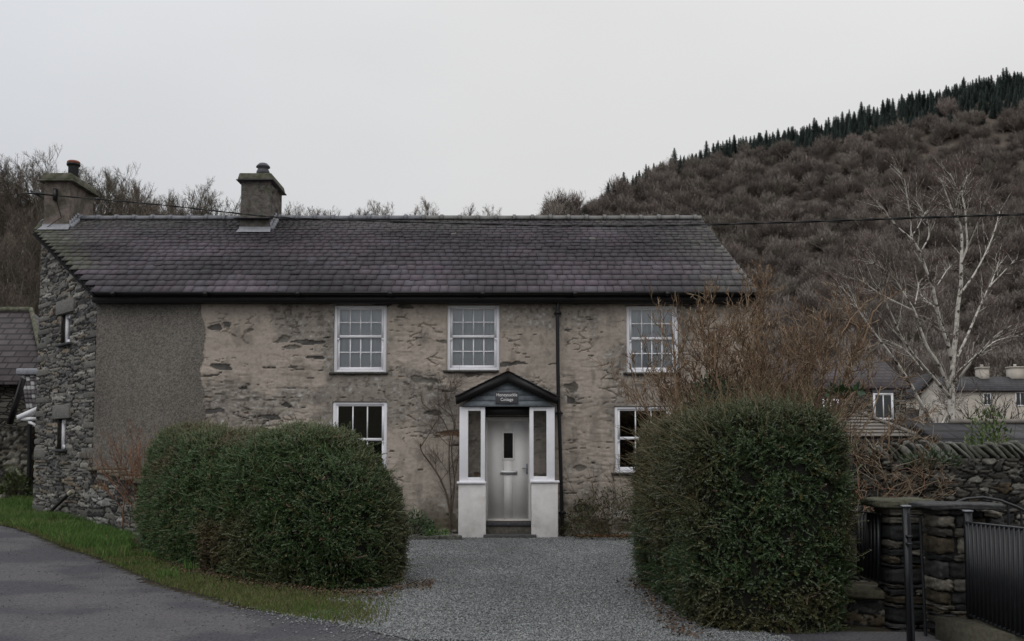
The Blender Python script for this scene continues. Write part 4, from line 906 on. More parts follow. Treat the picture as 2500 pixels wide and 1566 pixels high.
# barn at the left edge
Yb = 31.; q = lambda x, y, Y=Yb: P(x, y, Y)
e0, e1 = q(-200, 920), q(95, 932)
zr = q(0, 757, Yb+3)[2]; ze = (e1[2]+e0[2])/2+.05
t = thing('barn', 'old stone barn with a worn brown slate roof at the far left edge', 'barn', (e1[0]-2, Yb, .4)); m = MB()
xr_ = q(118, 900)[0]; xt_ = q(72, 766, Yb+3)[0]; xl_ = e0[0]-6
m.box(xl_, xr_-.1, Yb+.25, Yb+6, -.2, ze+.05); m.build('wall', MT['fs1'], t)
m = MB(); m.add([(xl_, Yb-.05, ze-.1), (xr_, Yb-.05, ze-.1), (xt_, Yb+3.1, zr), (xl_, Yb+3.1, zr), (xr_, Yb+6.3, ze-.1), (xl_, Yb+6.3, ze-.1), (xl_, Yb-.05, ze-.22), (xr_, Yb-.05, ze-.22), (xr_, Yb+6.3, ze-.22), (xl_, Yb+6.3, ze-.22)], [(0, 1, 2, 3), (1, 4, 2), (4, 5, 3, 2), (6, 7, 1, 0), (7, 8, 4, 1), (5, 3, 0), (8, 9, 5, 4)][:5]+[(8, 9, 5, 4)])
m.build('roof', MT['rs1'], t)
m = MB(); m.tube([(xl_, Yb+3.1, zr+.02), (xt_, Yb+3.1, zr+.02), (xr_, Yb+.0, ze-.05)], .11, 6); m.build('ridge', MT['cap'], t)
# rubble outbuilding with a small slated porch roof, white canopy and a drainpipe
Yo = 25.5; q = lambda x, y, Y=Yo: P(x, y, Y)
ot = thing('outbuilding', 'mossy rubble outbuilding with a little lead-capped slate roof beside the cottage gable', 'outbuilding', (q(40, 1200)[0], Yo, .3))
colO = stonecol((.05, .047, .04), (.10, .09, .072), (.16, .15, .125), (.07, .075, .045), .12, 31)
x0, x1 = q(-420, 1100)[0], q(70, 1100)[0]; zt = q(40, 1042)[2]
t, d, n, Ln = drywall('w', '', (x0, Yo), (x1, Yo), -.1, lambda u: zt, 3., .30, .13, 220, colO, .06, .05, parent=ot)
xg0, xg1 = q(30, 1000)[0], q(100, 1000)[0]
t, d, n, Ln = drywall('w', '', (x1+.02, Yo+.5), (x1+1.4, Yo+.5), -.1, lambda u: q(70, 1010)[2], 2., .30, .13, 240, colO, .05, .05, parent=ot)
m = MB(); a0, a1, a2, a3 = q(50, 1040), q(98, 1010), q(98, 916, Yo+1.4), q(50, 916, Yo+1.4)
i = 0
for k in range(8):
    f0, f1 = k/8, (k+1.25)/8
    lo = q(64, 1000, Yo-.05); lo2 = q(104, 1000, Yo-.05); hi = q(51, 914, Yo+1.3); hi2 = q(104, 914, Yo+1.3)
    for j in range(5):
        g0, g1 = j/5, (j+1)/5-.012
        A0 = lo+(hi-lo)*f0; B0 = lo2+(hi2-lo2)*f0; A1 = lo+(hi-lo)*min(f1, 1); B1 = lo2+(hi2-lo2)*min(f1, 1)
        qd = [A0+(B0-A0)*g0+[0, 0, .03], A0+(B0-A0)*g1+[0, 0, .03], A1+(B1-A1)*g1, A1+(B1-A1)*g0]
        r_ = h2(i, 3, 9); c = np.array([.05, .042, .045])*(.7+.7*r_) if r_ < .7 else np.array([.25, .25, .25]); i += 1
        m.hexa(qd, [p+np.array([0, 0, .03]) for p in qd], c)
m.build('roof', MT['slate'], ot, color=True)
m = MB(); p, p2 = q(45, 909, Yo+1.25), q(108, 908, Yo+1.25); m.box(p[0], p2[0], Yo+1.1, Yo+1.5, p[2]-.08, p[2]+.09); m.build('ridge_cap', MT['lead'], ot, bevel=.03)
m = MB(); m.prism([q(16, 1035, Yo-.1), q(22, 1037, Yo-.1), q(55, 925, Yo-.1), q(50, 920, Yo-.1)], (0, .2, 0)); m.build('bargeboard', MT['bargeb'], ot)
m = MB(); Yc = Yo-.3
m.prism([q(40, 1015, Yc), q(41, 1026, Yc), q(90, 1006, Yc), q(90, 993, Yc)], (0, .25, 0)); m.prism([q(50, 1018, Yc+.02), q(50, 1027, Yc+.02), q(90, 1027, Yc+.02), q(90, 1019, Yc+.02)], (0, .2, 0))
m.prism([q(68, 1029, Yc+.03), q(76, 1029, Yc+.03), q(85, 1036, Yc+.03), q(87, 1045, Yc+.03), q(80, 1038, Yc+.03), q(70, 1035, Yc+.03)], (0, .1, 0)); m.build('door_canopy', MT['white'], ot)
m = MB(); m.tube([q(73, 1036, Yo-.1), q(71, 1150, Yo-.1), q(69, 1222, Yo-.1)], .055, 8); m.build('drainpipe', MT['black'], ot)
# grey stone house with purple roof behind the bare shrub
Yh = 58.; q = lambda x, y, Y=Yh: P(x, y, Y)
t, rf = gable_house('stone_house', 'grey stone house with a purple slate roof half hidden behind the brown bare shrub', q(1925, 1000)[0], q(2213, 1000)[0], Yh, Yh+7.5, -.5, q(2100, 948)[2], q(2100, 886, Yh+3.75)[2], 'x', MT['fs2'], MT['rs3'], .18)
win_bg(t, 2131, 960, 2182, 1026, Yh, 1); win_bg(t, 2008, 975, 2050, 1026, Yh, 1)
m = MB(); xq = q(2162, 925)[0]; m.box(xq-.8, xq+.8, Yh-.05, Yh+.0, q(0, 958)[2]-.02, q(0, 944)[2]); m.build('lintel', MT['lead'], t)
# hipped shelter roof in front of it
Yk = 21.; q = lambda x, y, Y=Yk: P(x, y, Y)
t = thing('garden_shelter', 'low shelter with a pale hipped shingle roof behind the dry stone wall', 'shelter', (q(2100, 1200)[0], Yk, 0))
xa, xb = q(1985, 1070)[0], q(2238, 1068)[0]; ze = q(2100, 1068)[2]; zp = q(2090, 1012, Yk+2)[2]; xp = q(2098, 1012, Yk+2)[0]
m = MB(); rows = 7
for k in range(rows):
    f0, f1 = k/rows, (k+1.1)/rows; f1 = min(f1, 1)
    def pt(X, Yq, f): return np.array([X+(xp-X)*f, Yq+(Yk+2-Yq)*f, ze+(zp-ze)*f])
    for (ca, cb) in (((xa, Yk), (xb, Yk)), ((xb, Yk), (xb, Yk+4)), ((xb, Yk+4), (xa, Yk+4)), ((xa, Yk+4), (xa, Yk))):
        qd = [pt(*ca, f0)+[0, 0, .04], pt(*cb, f0)+[0, 0, .04], pt(*cb, f1)+[0, 0, .01], pt(*ca, f1)+[0, 0, .01]]; m.hexa([p-[0, 0, .02] for p in qd], qd)
m.tube([(xb, Yk, ze+.05), (xp, Yk+2, zp+.05)], .045, 6)
m.build('roof', MT['shingle'], t); m = MB(); ring(m, xa+.1, xb-.05, 0, 0, 0, 0, 0, 0, 0, 0) if False else m.box(xa+.08, xb-.08, Yk+.04, Yk+.09, ze-.18, ze+.0)
m.box(xb-.13, xb-.08, Yk+.09, Yk+3.9, ze-.18, ze); m.build('fascia', MT['bargeb'], t)
for (px, yy) in ((xa+.2, Yk+.15), (xb-.25, Yk+.15), (xb-.25, Yk+3.8), (xa+.2, Yk+3.8)): m = MB(); m.box(px-.06, px+.06, yy-.06, yy+.06, 0, ze-.18); m.build('post', MT['wood'], t)
# cream cottage (gable to the camera), terrace with chimneys, dark roofed shed
Yc = 100.; q = lambda x, y, Y=Yc: P(x, y, Y)
x0, x1 = q(2236, 1000)[0], q(2325, 1000)[0]
t, rf = gable_house('cream_cottage', 'cream rendered cottage with its gable facing, behind the birch tree', x0, x1, Yc, Yc+7, -.5, q(0, 966)[2], q(0, 913)[2], 'y', MT['cream'], MT['rs2'], .22)
win_bg(t, 2259, 962, 2278, 996, Yc, 1)
m = MB(); m.prism([q(2200, 1042, Yc-4), q(2292, 1042, Yc-4), q(2272, 1000, Yc), q(2218, 1000, Yc)], (0, .4, .2)); m.build('lean_to_roof', MT['rs2'], t)
m = MB(); a, b = q(2205, 1040, Yc-3.4), q(2288, 1040, Yc-3.4); m.box(a[0], b[0], Yc-3.4, Yc-.01, -.5, a[2]); m.build('lean_to_wall', MT['cream'], t)
win_bg(t, 2256, 1044, 2288, 1066, Yc-3.42, 1)
Yt = 80.; q = lambda x, y, Y=Yt: P(x, y, Y)
t, rf = gable_house('terrace_house', 'long cream house with two pale chimneys at the right edge beyond the shed roof', q(2330, 1000)[0], q(2760, 1000)[0], Yt, Yt+7, -.5, q(0, 955)[2], q(0, 924, Yt+3.5)[2], 'x', MT['cream'], MT['rs2'], .2)
for (xa, xb, yt_) in ((2387, 2409, 897), (2463, 2494, 896)):
    a, b = q(xa, 900, Yt+3.4), q(xb, 900, Yt+3.4); zt = q(xa, yt_, Yt+3.4)[2]; zb_ = q(xa, 940, Yt+3.4)[2]
    m = MB(); m.box(a[0], b[0], Yt+3.0, Yt+3.9, zb_, zt-.12); m.box(a[0]-.05, b[0]+.05, Yt+2.95, Yt+3.95, zt-.12, zt); m.lathe((a[0]+b[0])/2, Yt+3.45, [(.13, zt), (.12, zt+.22)], 10); m.build('chimney', MT['cream'], t)
win_bg(t, 2478, 957, 2504, 992, Yt, 1); win_bg(t, 2400, 960, 2420, 990, Yt, 1)
Ys = 24.; q = lambda x, y, Y=Ys: P(x, y, Y)
t, rf = gable_house('shed', 'low shed with a dark slate roof just behind the dry stone wall', q(2322, 1000)[0], q(2720, 1000)[0], Ys, Ys+4, -.2, q(0, 1094)[2], q(0, 1044, Ys+2)[2], 'x', MT['fs1'], MT['rs2'], .15)
m = MB(); a, b = q(2318, 1043, Ys+2), q(2730, 1040, Ys+2); m.tube([a+[0, 0, .13], b+[0, 0, .13]], .08, 6); m.build('ridge', MT['shingle'], t)
# ------------------------------------------------------------------ bare trees
def tree_levels(rng, H, trunk_r, spec, starts=None):
    """spec: list of (k, ratio, spread, up, wob, n, tmin, rr)"""
    st = np.array([[0, 0, 0.]]) if starts is None else starts; di = np.array([[.03, .02, 1.]]) if starts is None else None
    pts, rad = grow(rng, st, di, np.array([H]), np.array([trunk_r]), 9, .07, .05, .2); out = [(pts, rad)]; Ln = np.array([H])
    for (k, ratio, spread, up, wob, n, tmin, rr, minr) in spec:
        s, d, l, r = kids(rng, pts, rad, Ln, k, ratio, spread, tmin, rr, minr); pts, rad = grow(rng, s, d, l, r, n, wob, up, .3); out.append((pts, rad)); Ln = l
    return out
def tree_obj(name, rng, H, tr, spec, sides, split, mt, mc, loc=(0, 0, 0), parent_label=None, group=None, cat='tree'):
    lv = tree_levels(rng, H, tr, spec); t = thing(name, parent_label, cat, loc, group); L0 = np.array(loc, float)
    for nm, a, b, mat in (('trunk', 0, split, mt), ('crown', split, len(lv), mc)):
        m = MB()
        for i in range(a, b): v, f = tubes(lv[i][0]+L0, lv[i][1], sides[i]); m.add(v, f, (1, 1, 1))
        m.build(nm, mat, t, color=False)
    return t
def dup(root, loc, rz, sc, label=None):
    r = root.copy(); COL.objects.link(r); r.location = loc; r.rotation_euler = (0, 0, rz); r.scale = (sc, sc, sc*1.0)
    for ch in list(root.children): c = ch.copy(); COL.objects.link(c); c.parent = r
    if label: r['label'] = label
    return r
spec_n = [(15, .42, .75, .13, .14, 6, .22, .42, .03), (8, .55, .65, .12, .17, 5, .2, .55, .016), (8, .55, .6, .10, .2, 4, .15, .6, .011), (5, .6, .55, .08, .2, 3, .1, .7, .009)]
MT['twigs2'] = MT['crown']
protos = []
def put(lx, ly): return float(terrain(lx, ly))-.15
r_ = random.Random(5)
spots = []
for i in range(210):
    sxp = -190+1430*(i*.618034 % 1)**1.15; a = (sxp-1250)/F; y1 = float(np.interp(a, _a, _y1))
    yy = y1*(r_.uniform(.95, 1.0) if i % 5 < 3 else r_.uniform(.66, .95))
    spots.append((a*yy, yy, sxp))
spots += [(-24.5, 47, 0), (-28, 52, 0), (-21, 56, 0), (-31, 60, 0), (-34, 52, 0), (-26, 58, 0), (-23, 63, 0), (-29, 66, 0)]
for i in range(4): protos.append(tree_obj('bare_tree', np.random.default_rng(100+i), 10.5, .20, spec_n, [6, 4, 3, 3, 2], 2, MT['bark'], MT['crown'], (0, 0, 0), 'bare grey-brown winter tree in the wood behind the cottage roof at the left', 'bare winter trees behind the cottage'))
for i, (x, y, s_) in enumerate(spots):
    p = protos[i % 4]; loc = (x, y, put(x, y)); sc = r_.uniform(.66, .95)
    if i < 4: p.location = loc; p.rotation_euler = (0, 0, r_.uniform(0, 6)); p.scale = (sc,)*3
    else: dup(p, loc, r_.uniform(0, 6), sc)
# far woodland on the hillside: one mass of rounded bare crowns, instanced
bpy_hidden = bpy.data.collections.new('crown_sources')
def crown_mesh(seed, w_=3.8, h_=6.5):
    g = np.random.default_rng(seed); m = MB()
    n1 = 60; th = g.uniform(0, 2*math.pi, n1); ph = np.arccos(g.uniform(.05, 1, n1))
    tip = np.stack([w_*np.sin(ph)*np.cos(th), w_*np.sin(ph)*np.sin(th), h_*.38+h_*.62*np.cos(ph)], 1)*g.uniform(.8, 1.05, (n1, 1))
    st = np.stack([0*th, 0*th, g.uniform(.15, .5, n1)*h_], 1); d = tip-st; ln = np.linalg.norm(d, axis=1)
    pts, rad = grow(g, st, d, ln*.8, np.full(n1, .09), 5, .10, .05, .3); v, f = tubes(pts, rad, 3); m.add(v, f)
    s, d, l, r = kids(g, pts, rad, ln, 9, .42, .7, .25, .6, .035); p2, r2 = grow(g, s, d, l, r, 4, .16, .09, .4); v, f = tubes(p2, r2, 2); m.add(v, f)
    s, d, l, r = kids(g, p2, r2, l, 5, .55, .6, .2, .8, .024); p3, r3 = grow(g, s, d, l, r, 3, .2, .08, .5); v, f = tubes(p3, r3, 2); m.add(v, f)
    m.tube([(0, 0, -1), (0, 0, h_*.5)], [.2, .1], 5)
    o = m.build('crown_source', MT['fcrown']); COL.objects.unlink(o); bpy_hidden.objects.link(o); return o
for i in range(5): crown_mesh(300+i)
def scatter(name, label, pts, scl, rot, coll, inst_material=None):
    me = bpy.data.meshes.new(name); me.vertices.add(len(pts)); me.vertices.foreach_set('co', np.asarray(pts, np.float32).ravel())
    a = me.attributes.new('s', 'FLOAT', 'POINT'); a.data.foreach_set('value', np.asarray(scl, np.float32)); a = me.attributes.new('r', 'FLOAT', 'POINT'); a.data.foreach_set('value', np.asarray(rot, np.float32))
    o = bpy.data.objects.new(name, me); COL.objects.link(o); md = o.modifiers.new('scatter', 'NODES')
    ng = bpy.data.node_groups.new(name+'_nodes', 'GeometryNodeTree'); md.node_group = ng
    ng.interface.new_socket('Geometry', in_out='INPUT', socket_type='NodeSocketGeometry'); ng.interface.new_socket('Geometry', in_out='OUTPUT', socket_type='NodeSocketGeometry')
    K = ng.links.new; gi = N('NodeGroupInput', ng); go = N('NodeGroupOutput', ng); ip = N('GeometryNodeInstanceOnPoints', ng); ci = N('GeometryNodeCollectionInfo', ng)
    ci.inputs['Collection'].default_value = coll; ci.inputs['Separate Children'].default_value = True; ci.inputs['Reset Children'].default_value = True
    ip.inputs['Pick Instance'].default_value = True; rv = N('FunctionNodeRandomValue', ng, data_type='INT'); rv.inputs['Min'].default_value = 0; rv.inputs['Max'].default_value = 4
    mtp = N('GeometryNodeMeshToPoints', ng)
    K(gi.outputs[0], mtp.inputs[0]); K(mtp.outputs[0], ip.inputs['Points']); K(ci.outputs[0], ip.inputs['Instance']); K([o_ for o_ in rv.outputs if o_.type == 'INT'][0], ip.inputs['Instance Index'])
    ns = N('GeometryNodeInputNamedAttribute', ng, data_type='FLOAT'); ns.inputs[0].default_value = 's'; nr = N('GeometryNodeInputNamedAttribute', ng, data_type='FLOAT'); nr.inputs[0].default_value = 'r'
    cb = N('ShaderNodeCombineXYZ', ng); K(nr.outputs[0], cb.inputs[2]); K(cb.outputs[0], ip.inputs['Rotation']); K(ns.outputs[0], ip.inputs['Scale']); K(ip.outputs[0], go.inputs[0])
    return meta(o, label, 'woodland', kind='stuff')
g = np.random.default_rng(55); pts = []; sc_ = []
# spacing grows slowly with distance; the band right below the skyline belongs to the conifers
yy = 80.
while yy < 300:
    step = 1.9+yy*.0052
    for a in np.arange(-.15, .60, step/yy*.82):
        a2 = a+g.uniform(-1.1, 1.1)*step/yy; y2 = yy+g.uniform(-1.2, 1.2)*step; y1 = float(np.interp(a2, _a, _y1))
        band = np.interp(a2, [.10, .115, .2, .25, .30, .345, .37, .42, .5], [1.0, .982, .982, .978, .972, .952, .964, .95, .94])+.006*math.sin(a2*60)+g.uniform(-.006, .006)
        if a2 < .1: band = 1.0
        if y2 > y1*band or y2 < np.interp(a2, [-.15, .2, .3], [100, 110, 116]): continue
        pts.append((a2*y2, y2, float(terrain(a2*y2, y2))-.6)); sc_.append(g.choice([.55, .7, .9, 1.15], p=[.35, .3, .22, .13])*g.uniform(.88, 1.12))
    yy += step*1.0
print('far crowns', len(pts))
scatter('woodland', 'brown leafless broadleaf woodland covering the hillside below the conifers', pts, sc_, g.uniform(0, 6.3, len(pts)), bpy_hidden)
# conifers along the skyline
def conifer(seed, H=9.5):
    g = np.random.default_rng(seed); m = MB(); m.tube([(0, 0, -.5), (0, 0, H)], [.14, .02], 5); 
    z = H*.08
    while z < H*.985:
        f = 1-z/H; k = int(6+7*f); Lb = (.25+2.1*f**.85)*g.uniform(.75, 1.1)
        th = g.uniform(0, 6.28)+np.arange(k)*6.28/k+g.normal(0, .2, k)
        d = np.stack([np.cos(th), np.sin(th), np.full(k, .30-.35*f)], 1); st = np.tile([0, 0, z], (k, 1)).astype(float)
        pts, rad = grow(g, st, d, np.full(k, Lb)*g.uniform(.7, 1.15, k), np.full(k, .10+.13*f), 4, .06, .05, .35)
        v, q = tubes(pts, rad, 3); m.add(v, q); s, d2, l, r = kids(g, pts, rad, np.full(k, Lb), 5, .35, .7, .15, .7, .05); p2, r2 = grow(g, s, d2, l, r, 3, .1, .0, .3); v, q = tubes(p2, r2, 2); m.add(v, q)
        z += .26+.22*f
    return m
clab = 'dark evergreen conifer in the dense row along the hill skyline above the brown wood'
cps = []
for i in range(4): o = conifer(500+i).build('conifer_tree', MT['conif']); meta(o, clab, 'tree', 'conifers along the hill skyline'); cps.append(o)
cs = []; back = []
cc_src = bpy.data.collections.new('conifer_sources')
for i in range(5):
    o = conifer(520+i).build('conifer_source', MT['conif']); COL.objects.unlink(o); cc_src.objects.link(o)
for row in range(10):
    a = .112
    while a < .56:
        y1 = float(np.interp(a, _a, _y1)); f = 1.003-row*.0062; lim = np.interp(a, [.10, .115, .2, .25, .30, .345, .37, .42, .5], [1.01, .985, .984, .982, .978, .955, .968, .955, .945])+.006*math.sin(a*60)
        if f > lim-.003: (cs if row < 4 else back).append((a+g.uniform(-.004, .004), y1*(f+g.uniform(-.006, .006)), g.uniform(.36, .58)*(.85 if a < .2 else 1)*(1.3 if g.random() < .10 else 1)))
        a += g.uniform(.0024, .0058)*(1.0 if a > .2 else 1.1)
ex_ = [(-.045, 200, .45), (.012, 218, .4), (.028, 225, .6), (.034, 226, .45), (.046, 228, .65), (.052, 228, .55), (.068, 235, .6), (.074, 236, .6), (.088, 246, .55), (.098, 260, .6), (.104, 262, .6), (.166, 292, .85), (.114, 278, .75)]
if len(cs) > 283: g.shuffle(cs); back += [tuple(c) for c in cs[283:]]; cs = cs[:283]
cs = [tuple(c) for c in cs]+ex_
print('conifers', len(cs), len(back))
for i, (a, y, s) in enumerate(cs):
    o = cps[i % 4]
    if i >= 4: o = o.copy(); COL.objects.link(o)
    o.location = (a*y, y, put(a*y, y)-.8); o.scale = (s*1.2, s*1.2, s); o.rotation_euler = (0, 0, g.uniform(0, 6))
scatter('conifer_forest', 'dense dark conifer plantation filling the upper slope behind the first rows', [(a*y, y, put(a*y, y)-.8) for a, y, s in back], [s for a, y, s in back], g.uniform(0, 6.3, len(back)), cc_src)
# birch traced from the photo, at its real distance
def Zb(x, y): return (1900+x/2.16, 400+y/2.16)
YBi = 27.
BR = [([(917, 1520), (915, 1350), (912, 1200), (915, 1170)], .19, .15), ([(915, 1170), (925, 1000), (940, 880), (945, 760), (965, 640), (965, 520), (970, 400), (960, 320), (925, 270), (890, 170), (850, 60)], .13, .018),
      ([(965, 520), (1000, 440), (990, 330), (985, 230), (950, 140), (905, 50)], .05, .012), ([(985, 230), (965, 150), (1000, 60)], .025, .01), ([(925, 270), (945, 190), (975, 110)], .025, .01),
      ([(918, 1060), (900, 960), (860, 860), (830, 730), (815, 650), (780, 560), (750, 470), (710, 400), (620, 330), (560, 250), (515, 190)], .10, .014), ([(750, 470), (795, 390), (795, 340), (760, 250), (720, 190)], .04, .01),
      ([(700, 390), (700, 300), (683, 200), (668, 85), (630, 30)], .035, .008), ([(700, 390), (740, 330), (770, 260), (800, 240)], .025, .008), ([(905, 960), (880, 870), (840, 790)], .035, .015), ([(840, 640), (890, 560), (905, 545)], .025, .01), ([(845, 770), (790, 730), (750, 690)], .02, .01),
      ([(915, 1240), (830, 1140), (760, 1060), (700, 990), (640, 900), (600, 800), (560, 720), (530, 640)], .07, .012), ([(760, 1090), (700, 1010), (640, 960), (540, 920)], .03, .01),
      ([(900, 1500), (860, 1420), (760, 1280), (690, 1150), (620, 1040), (540, 940), (460, 830), (400, 740), (340, 640)], .12, .015), ([(460, 830), (420, 740), (370, 640)], .04, .01), ([(400, 750), (350, 720), (330, 690)], .02, .008),
      ([(900, 1180), (845, 1050), (790, 980), (750, 870), (720, 770), (640, 650), (600, 590)], .085, .012), ([(720, 780), (640, 740), (540, 690), (440, 620), (410, 600)], .045, .01), ([(722, 740), (740, 650), (735, 620)], .025, .01), ([(640, 650), (580, 570), (500, 520)], .02, .008),
      ([(930, 1160), (1000, 1070), (1070, 990), (1140, 910), (1225, 855)], .065, .012), ([(1060, 1000), (1150, 930), (1290, 900)], .03, .008), ([(945, 1020), (1000, 900), (1060, 760), (1110, 650), (1180, 580), (1245, 510)], .065, .01), ([(1120, 640), (1150, 560), (1180, 510)], .02, .008),
      ([(972, 670), (1030, 590), (1080, 500), (1130, 390), (1160, 290), (1172, 235)], .05, .01), ([(1000, 440), (1040, 350), (1080, 250), (1100, 160)], .035, .009), ([(940, 1100), (1010, 1040), (1050, 1000)], .03, .015), ([(850, 1400), (900, 1300), (915, 1230)], .05, .04), ([(760, 1280), (800, 1260), (860, 1240)], .02, .01)]
bt = thing('birch_tree', 'tall silver birch with pale forked bare branches behind the dry stone wall', 'tree', tuple(P(*Zb(917, 1520), YBi)[:2])+(0,))
m = MB(); rb = np.random.default_rng(12); c_pts = []; c_rad = []
for k, (pl, r0, r1) in enumerate(BR):
    dy = rb.uniform(-1.6, 1.6) if k not in (0, 1) else 0
    pw = np.array([P(*Zb(*p), YBi+dy*i/(len(pl)-1)*(1 if k not in (2, 3, 4, 6, 7, 8) else .3)) for i, p in enumerate(pl)])
    tt = np.linspace(0, len(pl)-1, len(pl)*5); sm2 = np.stack([np.interp(tt, np.arange(len(pl)), pw[:, i]) for i in range(3)], 1)
    for _ in range(3): sm2[1:-1] = .5*sm2[1:-1]+.25*(sm2[:-2]+sm2[2:])
    rad = np.linspace(r0, r1, len(sm2))*.54+.004; 
    if k == 0: sm2[0, 2] = -.2
    m.tube(sm2, rad, 7, (1, 1, 1)); idx = np.linspace(len(sm2)*.25, len(sm2)-1, 8).astype(int); c_pts.append(sm2[idx]); c_rad.append(rad[idx])
m.build('trunk', MT['birch'], bt)
cp = np.stack(c_pts); crd = np.stack(c_rad); Ln = np.full(len(cp), 2.0)
s, d, l, r = kids(rb, cp, crd, Ln, 14, .60, .6, .12, .4, .007); p2, r2 = grow(rb, s, d, l, np.minimum(r, .011), 6, .13, .06, .4); m = MB(); v, f = tubes(p2, r2, 3); m.add(v, f); m.build('branch', MT['birch'], bt); m = MB()
s, d, l, r = kids(rb, p2, r2, l, 7, .55, .5, .2, .6, .005); p3, r3 = grow(rb, s, d, l, r, 4, .15, .03, .5); v, f = tubes(p3, r3, 3); m.add(v, f)
MT['redtwig'] = M('birch_twigs', (.15, .11, .095), .9, False, .2, 5, spec=.1)
m.build('twigs', MT['redtwig'], bt)
# ------------------------------------------------------------------ bare shrubs near the cottage
def shrub(name, label, base, n0, H, dirs, spec, cols, seed, r0=.03, wob=.12, up=.04, spreadb=.25, cat='shrub', leafk=0):
    g = np.random.default_rng(seed); base = np.array(base, float); m = MB()
    st = base+np.stack([g.normal(0, spreadb, n0), g.normal(0, spreadb, n0), np.zeros(n0)], 1); d = dirs(g, n0); Ln = H*g.uniform(.6, 1.1, n0)
    pts, rad = grow(g, st, d, Ln, g.uniform(.7, 1.2, n0)*r0, 8, wob, up, .35); v, f = tubes(pts, rad, 5)
    def cl(n, rep): return np.repeat(np.array(cols)[g.integers(0, len(cols), n)]*g.uniform(.65, 1.35, (n, 1)), rep, 0)
    m.add(v, f, cl(len(pts), 8*5))
    for (k, ratio, spread, up_, wb, n, tmin, rr, minr) in spec:
        s, d, l, r = kids(g, pts, rad, Ln, k, ratio, spread, tmin, rr, minr); pts, rad = grow(g, s, d, l, r, n, wb, up_, .5); Ln = l; v, f = tubes(pts, rad, 3); m.add(v, f, cl(len(pts), n*3))
    o = m.build(name, MT['twig'], None, color=True); me = o.data
    v = np.zeros(len(me.vertices)*3); me.vertices.foreach_get('co', v); v = v.reshape(-1, 3)-base; me.vertices.foreach_set('co', v.ravel()); me.update(); o.location = [float(q_) for q_ in base]
    return meta(o, label, cat)
def fan(ax, ay, z0=1., sx=.5, sy=.4): return lambda g, n: np.stack([g.normal(ax, sx, n), g.normal(ay, sy, n), np.full(n, z0)], 1)
OR = [(.21, .14, .09), (.27, .185, .12), (.15, .10, .07), (.34, .265, .185)]
b0 = P(1830, 1400, 14.2)
shrub('bare_shrub', 'big tangled orange-brown leafless shrub rising behind the tall square hedge', (b0[0]+.02, 14.2, 0.0), 52, 3.6, lambda g, n: np.stack([g.uniform(-.25, .38, n), g.normal(0, .2, n), np.full(n, 1.)], 1), [(11, .30, .75, .12, .18, 6, .42, .45, .007), (7, .50, .75, .16, .25, 6, .2, .6, .005), (5, .5, .7, .2, .28, 4, .2, .7, .005)], OR, 61, .032, .13, .04, .3)
b1 = P(2105, 1300, 13.6)
shrub('bare_shrub', 'lower tangled bare shrub reaching over the end of the dry stone wall', (b1[0]-.1, 13.6, 0), 24, 2.5, fan(.0, -.1, 1, .38, .3), [(7, .4, .8, .06, .2, 6, .3, .55, .008), (6, .55, .8, .06, .28, 5, .2, .6, .006), (3, .5, .7, .1, .25, 4, .2, .7, .005)], [(.22, .17, .12), (.26, .18, .12), (.16, .11, .08), (.30, .26, .2)], 62, .022, .2, .0, .35)
shrub('bare_shrub', 'thin pale arching stems sprawling down in front of the dry stone wall', (P(2105, 1190, 11.9)[0], 11.9, .9), 16, .75, fan(.5, -.4, .9, .7, .3), [(3, .4, .8, -.05, .2, 5, .3, .6, .005)], [(.22, .17, .12), (.26, .15, .1)], 63, .012, .25, -.05, .2)
b2 = P(345, 1190, 17.6)
shrub('bare_shrub', 'reddish brown twiggy shrub standing behind the low garden wall', (b2[0]+.25, 17.8, .3), 60, 1.55, fan(-.05, 0, 1, .42, .3), [(5, .45, .35, .06, .1, 5, .2, .5, .005), (4, .5, .4, .06, .1, 4, .2, .6, .004)], [(.26, .14, .085), (.20, .115, .075), (.16, .10, .075)], 64, .010, .07, .03, .42)
# climber left of the porch: main stems traced, twigs grown
def Zc(x, y): return (980+x/3.6, 900+y/3.6)
CL = [([(430, 1440), (425, 1250), (400, 1100), (340, 960), (260, 840), (190, 750), (165, 695), (170, 660)], .022), ([(165, 695), (230, 600), (280, 510), (340, 430), (330, 330), (325, 240), (320, 100)], .010), ([(430, 1350), (440, 1100), (420, 900), (415, 700), (440, 600), (380, 480), (330, 400), (230, 350), (170, 290), (175, 240)], .014),
      ([(440, 1300), (470, 1000), (445, 800), (440, 650), (470, 500), (430, 400), (370, 360), (290, 290)], .014), ([(440, 1150), (480, 900), (500, 750), (512, 600)], .009), ([(450, 600), (480, 480), (420, 320), (380, 210), (330, 80)], .009), ([(420, 680), (340, 600), (270, 530), (250, 500)], .007), ([(375, 340), (390, 240), (440, 130), (455, 120)], .006), ([(305, 900), (300, 770)], .008), ([(340, 1000), (420, 900), (490, 760)], .006), ([(410, 280), (470, 160), (520, 80)], .005), ([(410, 920), (310, 760), (240, 700)], .005)]
ct = thing('climbing_plant', 'bare climbing plant with twisting thin stems on the wall left of the porch', 'climber', tuple(P(*Zc(430, 1440), 19.3)[:2])+(0,)); m = MB(); cc = []
